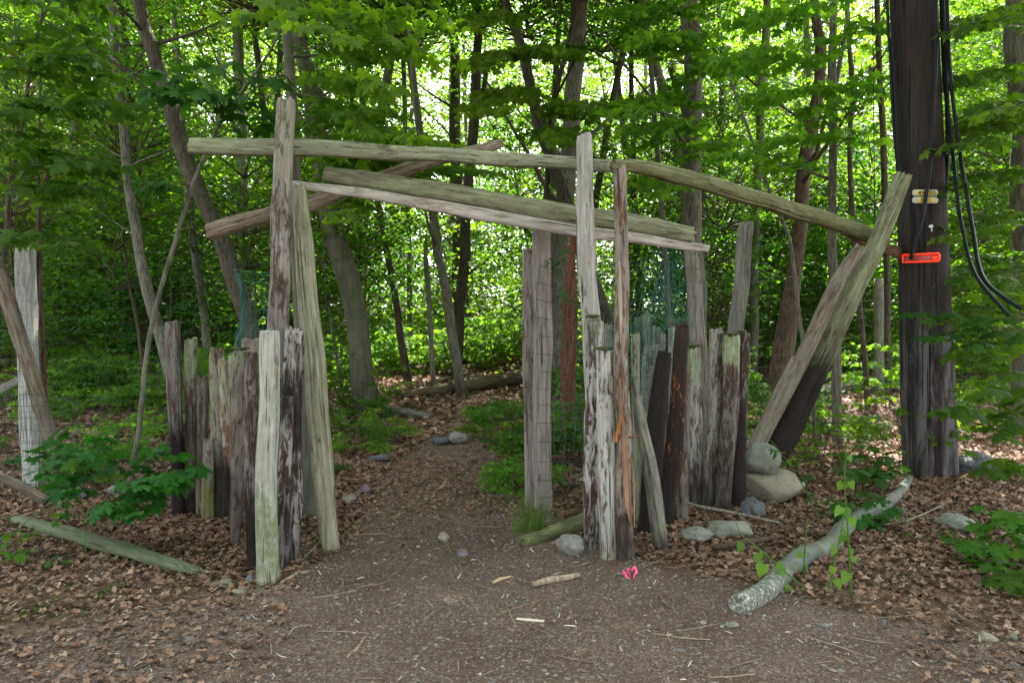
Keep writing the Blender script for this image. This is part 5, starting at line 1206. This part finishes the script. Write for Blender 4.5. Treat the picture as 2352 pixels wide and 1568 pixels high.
branches('f', [((742, 400, 12), (900, 345, 8.5), .7), ((742, 380, 12), (1010, 330, 7.5), .7), ((730, 330, 12), (880, 250, 9), .7), ((745, 420, 12), (1000, 420, 9), .8), ((745, 430, 12), (880, 440, 9), .6), ((748, 450, 12), (800, 505, 9), .5), ((745, 420, 12), (1130, 400, 9), .6)], GREEN_HI, size=.12)
branches('d', [((505, 285, 5.4), (420, 200, 4.8), .5), ((500, 240, 5.4), (360, 170, 4.8), .35), ((560, 200, 5.4), (500, 150, 4.9), .4), ((480, 340, 5.4), (600, 250, 5.2), .4), ((440, 430, 5.4), (330, 420, 5.2), .35)], GREEN_DK, size=.115)
branches('bb', [((52, 280, 6.6), (240, 240, 5.4), .6), ((60, 220, 6.6), (200, 130, 5.2), .6), ((28, 400, 6.6), (230, 370, 5.4), .6), ((20, 470, 6.6), (220, 440, 5.5), .35), ((68, 160, 6.6), (200, 60, 5.6), .45), ((30, 400, 6.6), (-20, 260, 5.4), .6), ((68, 160, 6.6), (20, 60, 5.4), .5),
                ((12, 560, 6.6), (180, 560, 5.6), .4), ((90, 60, 6.6), (150, -60, 5.0), .6)], GREEN, size=.115)
branches('v', [((1912, 330, 8.7), (1760, 330, 7.6), .6), ((1908, 230, 8.7), (1730, 230, 7.4), .6), ((1912, 260, 8.7), (1990, 180, 7.5), .5), ((1910, 180, 8.7), (1640, 140, 7.0), .6), ((1915, 60, 8.7), (1720, 40, 7.2), .7), ((1912, 415, 8.7), (1650, 355, 7.4), .4), ((1914, 120, 8.7), (2000, 60, 7.4), .6), ((1912, 300, 8.7), (1850, 250, 7.8), .5), ((1915, 350, 8.7), (1960, 300, 8), .4), ((1911, 520, 8.7), (2010, 500, 8.2), .4)], GREEN_HI, size=.105, tilt=.7)
branches('x', [((2330, 300, 9), (2230, 330, 6.5), .7), ((2330, 420, 9), (2200, 430, 6.8), .7), ((2330, 200, 9), (2210, 190, 6.8), .7), ((2330, 80, 9), (2230, 60, 6.6), .7), ((2330, 520, 9), (2220, 540, 6.6), .6), ((2330, 600, 9), (2210, 640, 6.8), .6), ((2335, 700, 9), (2230, 740, 6.4), .6), ((2335, 760, 9), (2240, 830, 6.2), .6), ((2335, 300, 9), (2330, 250, 6.0), .7), ((2335, 650, 9), (2330, 680, 5.8), .6)], GREEN, size=.105, tilt=.6)
branches('s', [((1592, 330, 12.5), (1480, 300, 9), .8), ((1592, 250, 12.5), (1420, 260, 9), .8), ((1592, 150, 12.5), (1500, 90, 9), .9), ((1592, 200, 12.5), (1700, 140, 9.5), .9), ((1594, 420, 12.5), (1500, 440, 9.5), .7), ((1594, 380, 12.5), (1660, 330, 9.5), .7), ((1590, 60, 12.5), (1440, 30, 9.5), .9)], GREEN_HI, size=.12, tilt=.7)
branches('g', [((1240, 290, 13), (1380, 250, 9.5), .7), ((1255, 330, 13), (1310, 330, 9), .5), ((1200, 130, 13), (1090, 160, 10), .9), ((1225, 210, 13), (1110, 260, 10), .9), ((1180, 60, 13), (1060, 60, 10), .9), ((1210, 150, 13), (1300, 120, 10), .8)], GREEN_HI, size=.12, tilt=.7)
def plant(name, label, cat, base, specs, lmat, tpl=L_MAPLE, size=.1, wmat=None, group=None, stems=(), tilt=.4, twl=.25, step=.1, dens=1, nb='stems', r=.004):
    g = G(*base); root = empty(name, (g.x, g.y, gz(g.x, g.y))); tag(root, label, cat, group); p = Plant()
    for st in stems:
        pts = smooth([P(x, y, d) if d else G(x, y) for x, y, d in st], 10); p.twig(pts, r, r * .5, 5)
    for sp in specs:
        a, b = P(*sp[0]), P(*sp[1]); p.spray(a, b, size * (sp[2] if len(sp) > 2 else 1), .04, twl, step, r * .7, dens, tilt, .1)
    p.build(root, lmat, tpl, wmat, nb=nb); return root
plant('maple_seedling', 'broad leafy maple seedling spreading before the white fence post at left', 'seedling', (287, 1300), [
    ((235, 1120, 4.9), (110, 1040, 4.9)), ((245, 1130, 4.9), (230, 1010, 4.9)), ((250, 1120, 4.9), (360, 1030, 5.0)), ((255, 1130, 4.9), (380, 1090, 4.8)), ((240, 1130, 4.9), (130, 1110, 4.7)), ((250, 1130, 4.9), (290, 1150, 4.6)), ((240, 1120, 5), (150, 990, 5.2))],
    GREEN_DK, L_MAPLE, .105, stems=[[(285, 1300, 4.85), (287, 1240, 4.85), (252, 1180, 4.85), (222, 1060, 4.85)], [(287, 1250, 4.85), (320, 1180, 4.85), (345, 1100, 4.8)], [(214, 1245, 4.95), (203, 1130, 4.95), (196, 1050, 4.95)]], twl=.26, step=.085)
plant('maple_seedling', 'maple seedling with large leaves touching the black end post of the left palisade', 'seedling', (300, 1260), [
    ((345, 1130, 4.8), (428, 1075, 4.7)), ((345, 1130, 4.8), (400, 1050, 4.8)), ((340, 1150, 4.8), (300, 1160, 4.7)), ((340, 1130, 4.8), (380, 1100, 4.6))], GREEN_DK, L_MAPLE, .125, stems=[[(288, 1262, 4.85), (322, 1205, 4.85), (345, 1130, 4.8)]], twl=.14, step=.13)
plant('young_plant', 'long bright green stem plant standing in front of the fallen timber at left', 'plant', (198, 1280), [((180, 1100, 4.9), (185, 1060, 4.9)), ((183, 1110, 4.9), (150, 1180, 4.9), .7)], GREEN, L_MAPLE, .10, GRASS, stems=[[(198, 1282, 0), (190, 1180, 4.9), (178, 1080, 4.9)], [(150, 1150, 4.9), (70, 1190, 4.85), (32, 1230, 4.8)]], twl=.12, r=.004)
for i, (b, sp) in enumerate([((20, 1270), [((10, 1260, 4.7), (60, 1225, 4.6)), ((10, 1270, 4.7), (45, 1270, 4.5)), ((0, 1250, 4.7), (-10, 1200, 4.6))]), ((100, 1300), [((90, 1290, 4.6), (150, 1290, 4.5), .8), ((95, 1300, 4.6), (80, 1330, 4.4), .8)]),
                             ((20, 1360), [((10, 1350, 4.2), (80, 1340, 4.1), .8), ((10, 1360, 4.2), (40, 1390, 4.0), .8)]), ((215, 1370), [((200, 1362, 4.1), (250, 1345, 4.1), .7), ((195, 1360, 4.1), (170, 1340, 4.15), .6)]), ((60, 1430), [((45, 1425, 3.8), (78, 1400, 3.8), .8)])]):
    plant('ground_vine', ['leafy creeping vine at the left edge above the fallen timber end', 'leafy creeping vine tip over the left end of the fallen timber', 'leafy creeping vine at the left edge below the fallen timber', 'small creeping seedling on the litter right of the lower left vines', 'lowest creeping vine leaves near the bottom left corner'][i], 'vine', b, sp, GREEN, L_OVAL, .075, twl=.12, step=.07)
for i, (b, sp, mt, sz) in enumerate([((2000, 1095), [((1995, 1085, 6.4), (1930, 1040, 6.3)), ((1995, 1085, 6.4), (2060, 1030, 6.3)), ((1995, 1085, 6.4), (2000, 1010, 6.5)), ((1995, 1090, 6.4), (1960, 1080, 6.1)), ((1995, 1090, 6.4), (2050, 1080, 6.2))], GREEN_DK, .11),
        ((1985, 1215), [((1985, 1200, 5.5), (1930, 1150, 5.4)), ((1985, 1200, 5.5), (2030, 1170, 5.3)), ((1985, 1200, 5.5), (2000, 1130, 5.5)), ((1985, 1205, 5.5), (1950, 1190, 5.3))], GREEN_DK, .10),
        ((2160, 1260), [((2158, 1250, 5), (2120, 1235, 5), .7), ((2158, 1250, 5), (2190, 1238, 5), .7)], GREEN, .085),
        ((2320, 1260), [((2325, 1250, 4.7), (2260, 1200, 4.6)), ((2325, 1250, 4.7), (2310, 1170, 4.6)), ((2325, 1250, 4.7), (2240, 1240, 4.5)), ((2330, 1260, 4.7), (2370, 1200, 4.6)), ((2330, 1280, 4.7), (2290, 1290, 4.4)), ((2330, 1280, 4.7), (2250, 1285, 4.5), .8)], GREEN, .115),
        ((2345, 1380), [((2350, 1370, 4.1), (2300, 1320, 4.1)), ((2350, 1370, 4.1), (2340, 1310, 4.1))], GREEN, .09),
        ((1850, 1300), [((1845, 1290, 4.9), (1800, 1260, 4.9), .8), ((1845, 1290, 4.9), (1870, 1250, 4.9), .7)], GREEN_DK, .08),
        ((1240, 1130), [((1235, 1120, 6.4), (1190, 1090, 6.4), .7)], GREEN, .08)]):
    plant('maple_seedling', ['dark leafy seedling between the tan boulder and the utility pole', 'maple seedling growing over the middle of the fallen grey-green log', 'small seedling right of the log in dry leaves', 'maple seedling with big bright leaves at the right edge', 'lowest seedling cut by the right edge', 'small dark seedling left of the heart-leaved stems', 'tiny seedling beside the paired grey posts'][i], 'seedling', b, sp, mt, L_MAPLE if i != 5 else L_OVAL, sz, twl=.16, step=.09)
plant('climbing_vine', 'thorny green vine trailing over the stacked rocks', 'vine', (1885, 1215), [((1800, 1040, 5.95), (1770, 1030, 5.9), .7), ((1850, 1120, 5.7), (1870, 1145, 5.6), .7), ((1880, 1190, 5.6), (1850, 1210, 5.5), .7), ((1870, 1170, 5.6), (1905, 1180, 5.6), .6), ((1830, 1080, 5.8), (1850, 1095, 5.7), .7)],
      GREEN_DK, L_OVAL, .075, GRASS, stems=[[(1888, 1212, 0), (1868, 1160, 5.6), (1835, 1100, 5.75), (1790, 1035, 5.95), (1725, 960, 6.2)]], twl=.08, step=.08, r=.005)
plant('hanging_branch', 'maple branch reaching in from the right at the height of the pole foot', 'branch', (2350, 1250), [((2380, 960, 5.3), (2190, 940, 5.2)), ((2380, 950, 5.3), (2260, 900, 5.1)), ((2380, 1000, 5.3), (2290, 990, 5.0)), ((2380, 1060, 5.2), (2300, 1080, 4.9)), ((2380, 900, 5.3), (2290, 860, 5.2))], GREEN, L_MAPLE, .12, twl=.25, step=.1)
plant('hanging_branch', 'flat leafy branch hanging across the front of the utility pole', 'branch', (2352, 1150), [((2370, 760, 6.0), (2100, 775, 6.3)), ((2370, 740, 6.0), (2080, 722, 6.35)), ((2370, 770, 6.0), (2230, 740, 6.1)), ((2370, 780, 6.0), (2250, 790, 6.0))], GREEN_DK, L_MAPLE, .11, twl=.16, step=.12, tilt=.2)
plant('leafy_twig', 'climbing leaves on the wire mesh beside the wide grey square post', 'vine', (1300, 1150), [((1290, 640, 5.8), (1262, 600, 5.75), .7), ((1290, 640, 5.8), (1310, 690, 5.7), .8), ((1290, 620, 5.8), (1300, 560, 5.8), .8)], GREEN_DK, L_OVAL, .085, stems=[[(1292, 1150, 5.8), (1296, 900, 5.8), (1290, 640, 5.8)]], twl=.08, step=.09, r=.0025)
# heart-leaved bright stems
def mustard(label, base, pts, d, leaves, sidetw=()):
    g = G(*base); root = empty('heart_leaved_plant', (g.x, g.y, gz(g.x, g.y))); tag(root, label, 'plant', 'heart-leaved stems by the fallen log'); p = Plant()
    q = [G(*base)] + [P(x, y, d) for x, y in pts]; p.twig(smooth(q, 14), .0055, .0028, 6)
    for (x, y), (x2, y2), s in leaves:
        a, b = P(x, y, d), P(x2, y2, d - .05); p.twig([a, a.lerp(b, .4)], .002, .0012, 4); dv = (b - a).normalized(); dv.z -= .3
        s0 = len(p.pos); p.leaf(a.lerp(b, .35), dv, s, .1); p.nrm[s0] = (random.gauss(0, .3), -1.0, .45 + random.gauss(0, .15)); p.tip[s0] = (dv.x, -.1, dv.z); p.sz[s0] = s * random.uniform(.6, .95); p.nrm[s0] = (random.gauss(0, .5), -1.0, .6 + random.gauss(0, .4))
    for (x, y), (x2, y2) in sidetw: p.twig([P(x, y, d), P((x + x2) / 2, (y + y2) / 2 + 2, d), P(x2, y2, d)], .002, .001, 4)
    p.build(root, GREEN_LM, L_HEART, GREEN_LM, nb='stem')
d1 = GD(1956, 1372)
mustard('tallest heart-leaved bright green stem by the fallen log, with bare seed stalks', (1956, 1372), [(1951, 1280), (1945, 1180), (1940, 1100), (1945, 1000), (1944, 960)], d1,
        [((1944, 1095), (1930, 1130), .085), ((1944, 1095), (1966, 1120), .085), ((1942, 1150), (1915, 1185), .10), ((1942, 1150), (1948, 1190), .09), ((1945, 1170), (1972, 1215), .085), ((1948, 1215), (1930, 1255), .10), ((1950, 1250), (1964, 1275), .06), ((1952, 1300), (1940, 1335), .085), ((1943, 1060), (1960, 1050), .05), ((1950, 1270), (1970, 1290), .06)],
        [((1943, 1070), (1985, 1005)), ((1943, 1090), (1915, 1010)), ((1944, 1050), (1960, 985)), ((1944, 1040), (1930, 970)), ((1944, 1020), (1956, 960)), ((1985, 1005), (1998, 985)), ((1980, 1010), (2000, 1020))])
mustard('second heart-leaved bright green stem, just left of the tallest one', (1904, 1362), [(1918, 1290), (1932, 1220), (1938, 1170)], GD(1904, 1362) - .02, [((1920, 1290), (1905, 1320), .09), ((1928, 1240), (1900, 1275), .085), ((1912, 1320), (1935, 1345), .09), ((1935, 1200), (1950, 1235), .08)])
mustard('heart-leaved bright green stem leaning left over the fallen log end', (1862, 1360), [(1800, 1310), (1745, 1260), (1706, 1230), (1690, 1200)], GD(1862, 1360) + .05, [((1712, 1235), (1694, 1262), .08), ((1735, 1255), (1755, 1290), .10), ((1760, 1275), (1742, 1325), .11), ((1785, 1295), (1800, 1325), .08), ((1820, 1330), (1800, 1362), .11), ((1835, 1340), (1850, 1370), .08), ((1775, 1290), (1798, 1300), .07)])
mustard('small heart-leaved stem rising from the log beside the leaning one', (1846, 1330), [(1848, 1270), (1852, 1220), (1856, 1190)], GD(1846, 1330), [((1848, 1290), (1862, 1310), .06), ((1850, 1265), (1835, 1275), .06)])
# grass tuft by the paired posts
g = G(1222, 1225); root = empty('grass_tuft', (g.x, g.y, gz(g.x, g.y))); tag(root, 'tuft of thin green grass at the foot of the paired grey posts', 'grass tuft')
V, Fc = [], []; o_ = Vector(root.location)
for i in range(110):
    a = random.uniform(0, 6.28); b = g + Vector((random.gauss(0, .07), random.gauss(0, .05), 0)); b.z = gz(b.x, b.y); l = random.uniform(.12, .34); dx, dy = random.gauss(.15, .4) * l, random.gauss(0, .3) * l; w_ = .0018
    pts = [b, b + Vector((dx * .3, dy * .3, l * .6)), b + Vector((dx, dy, l))]; n0 = len(V)
    for j, p in enumerate(pts): ww = w_ * (1, .8, .15)[j]; V += [tuple(p - o_ - Vector((ww, 0, 0))), tuple(p - o_ + Vector((ww, .001, 0)))]
    Fc += [(n0, n0 + 1, n0 + 3, n0 + 2), (n0 + 2, n0 + 3, n0 + 5, n0 + 4)]
obj('blades', mesh('blades', V, Fc, GRASS, True, [random.random()] * len(V)), root)

# ---------------------------------------------------------------- labels for the look-alikes: where each one is seen
ORD = ['first', 'second', 'third', 'fourth', 'fifth', 'sixth', 'seventh', 'eighth', 'ninth', 'tenth', 'eleventh', 'twelfth', 'thirteenth', 'fourteenth', 'fifteenth', 'sixteenth', 'seventeenth', 'eighteenth', 'nineteenth', 'twentieth']
ZONES = [(370, 'past the left wire fence'), (760, 'behind the left palisade'), (1010, 'in the left gate half'), (1275, 'in the right gate half'),
         (1730, 'behind the right palisade'), (2070, 'behind the propped timbers'), (9999, 'right of the utility pole')]
LOOK = {'bark_grey': 'grey', 'bark_dark': 'dark', 'bark_pale': 'pale'}
def place_labels(group, phrase, look=False):
    bins = {}
    for o in C.objects:
        if o.get('group') == group and not o.parent:
            px = W / 2 + o.location.x / o.location.y * F; z = next(i for i, q in enumerate(ZONES) if px < q[0])
            lk = LOOK.get(next(c.data.materials[0].name for c in o.children if c.name.startswith('trunk')), 'grey') if look else ''
            bins.setdefault((z, lk), []).append((px, o))
    for (z, lk), L in bins.items():
        for i, (px, o) in enumerate(sorted(L, key=lambda q: q[0])):
            o['label'] = '%s from the left of the %s %s' % (ORD[min(i, 19)], phrase.replace('*', lk), ZONES[z][1])
bpy.context.view_layer.update()
place_labels('trees standing deep in the wood', '* far trunks', True)
place_labels('leafy saplings of the understory', 'slender leafy saplings')
place_labels('seedling clumps beyond the posts', 'low seedling clumps')
place_labels('seedling clumps beside the trail', 'bright trailside clumps')
place_labels('bright shrubs at the far end of the trail', 'tall far shrubs')
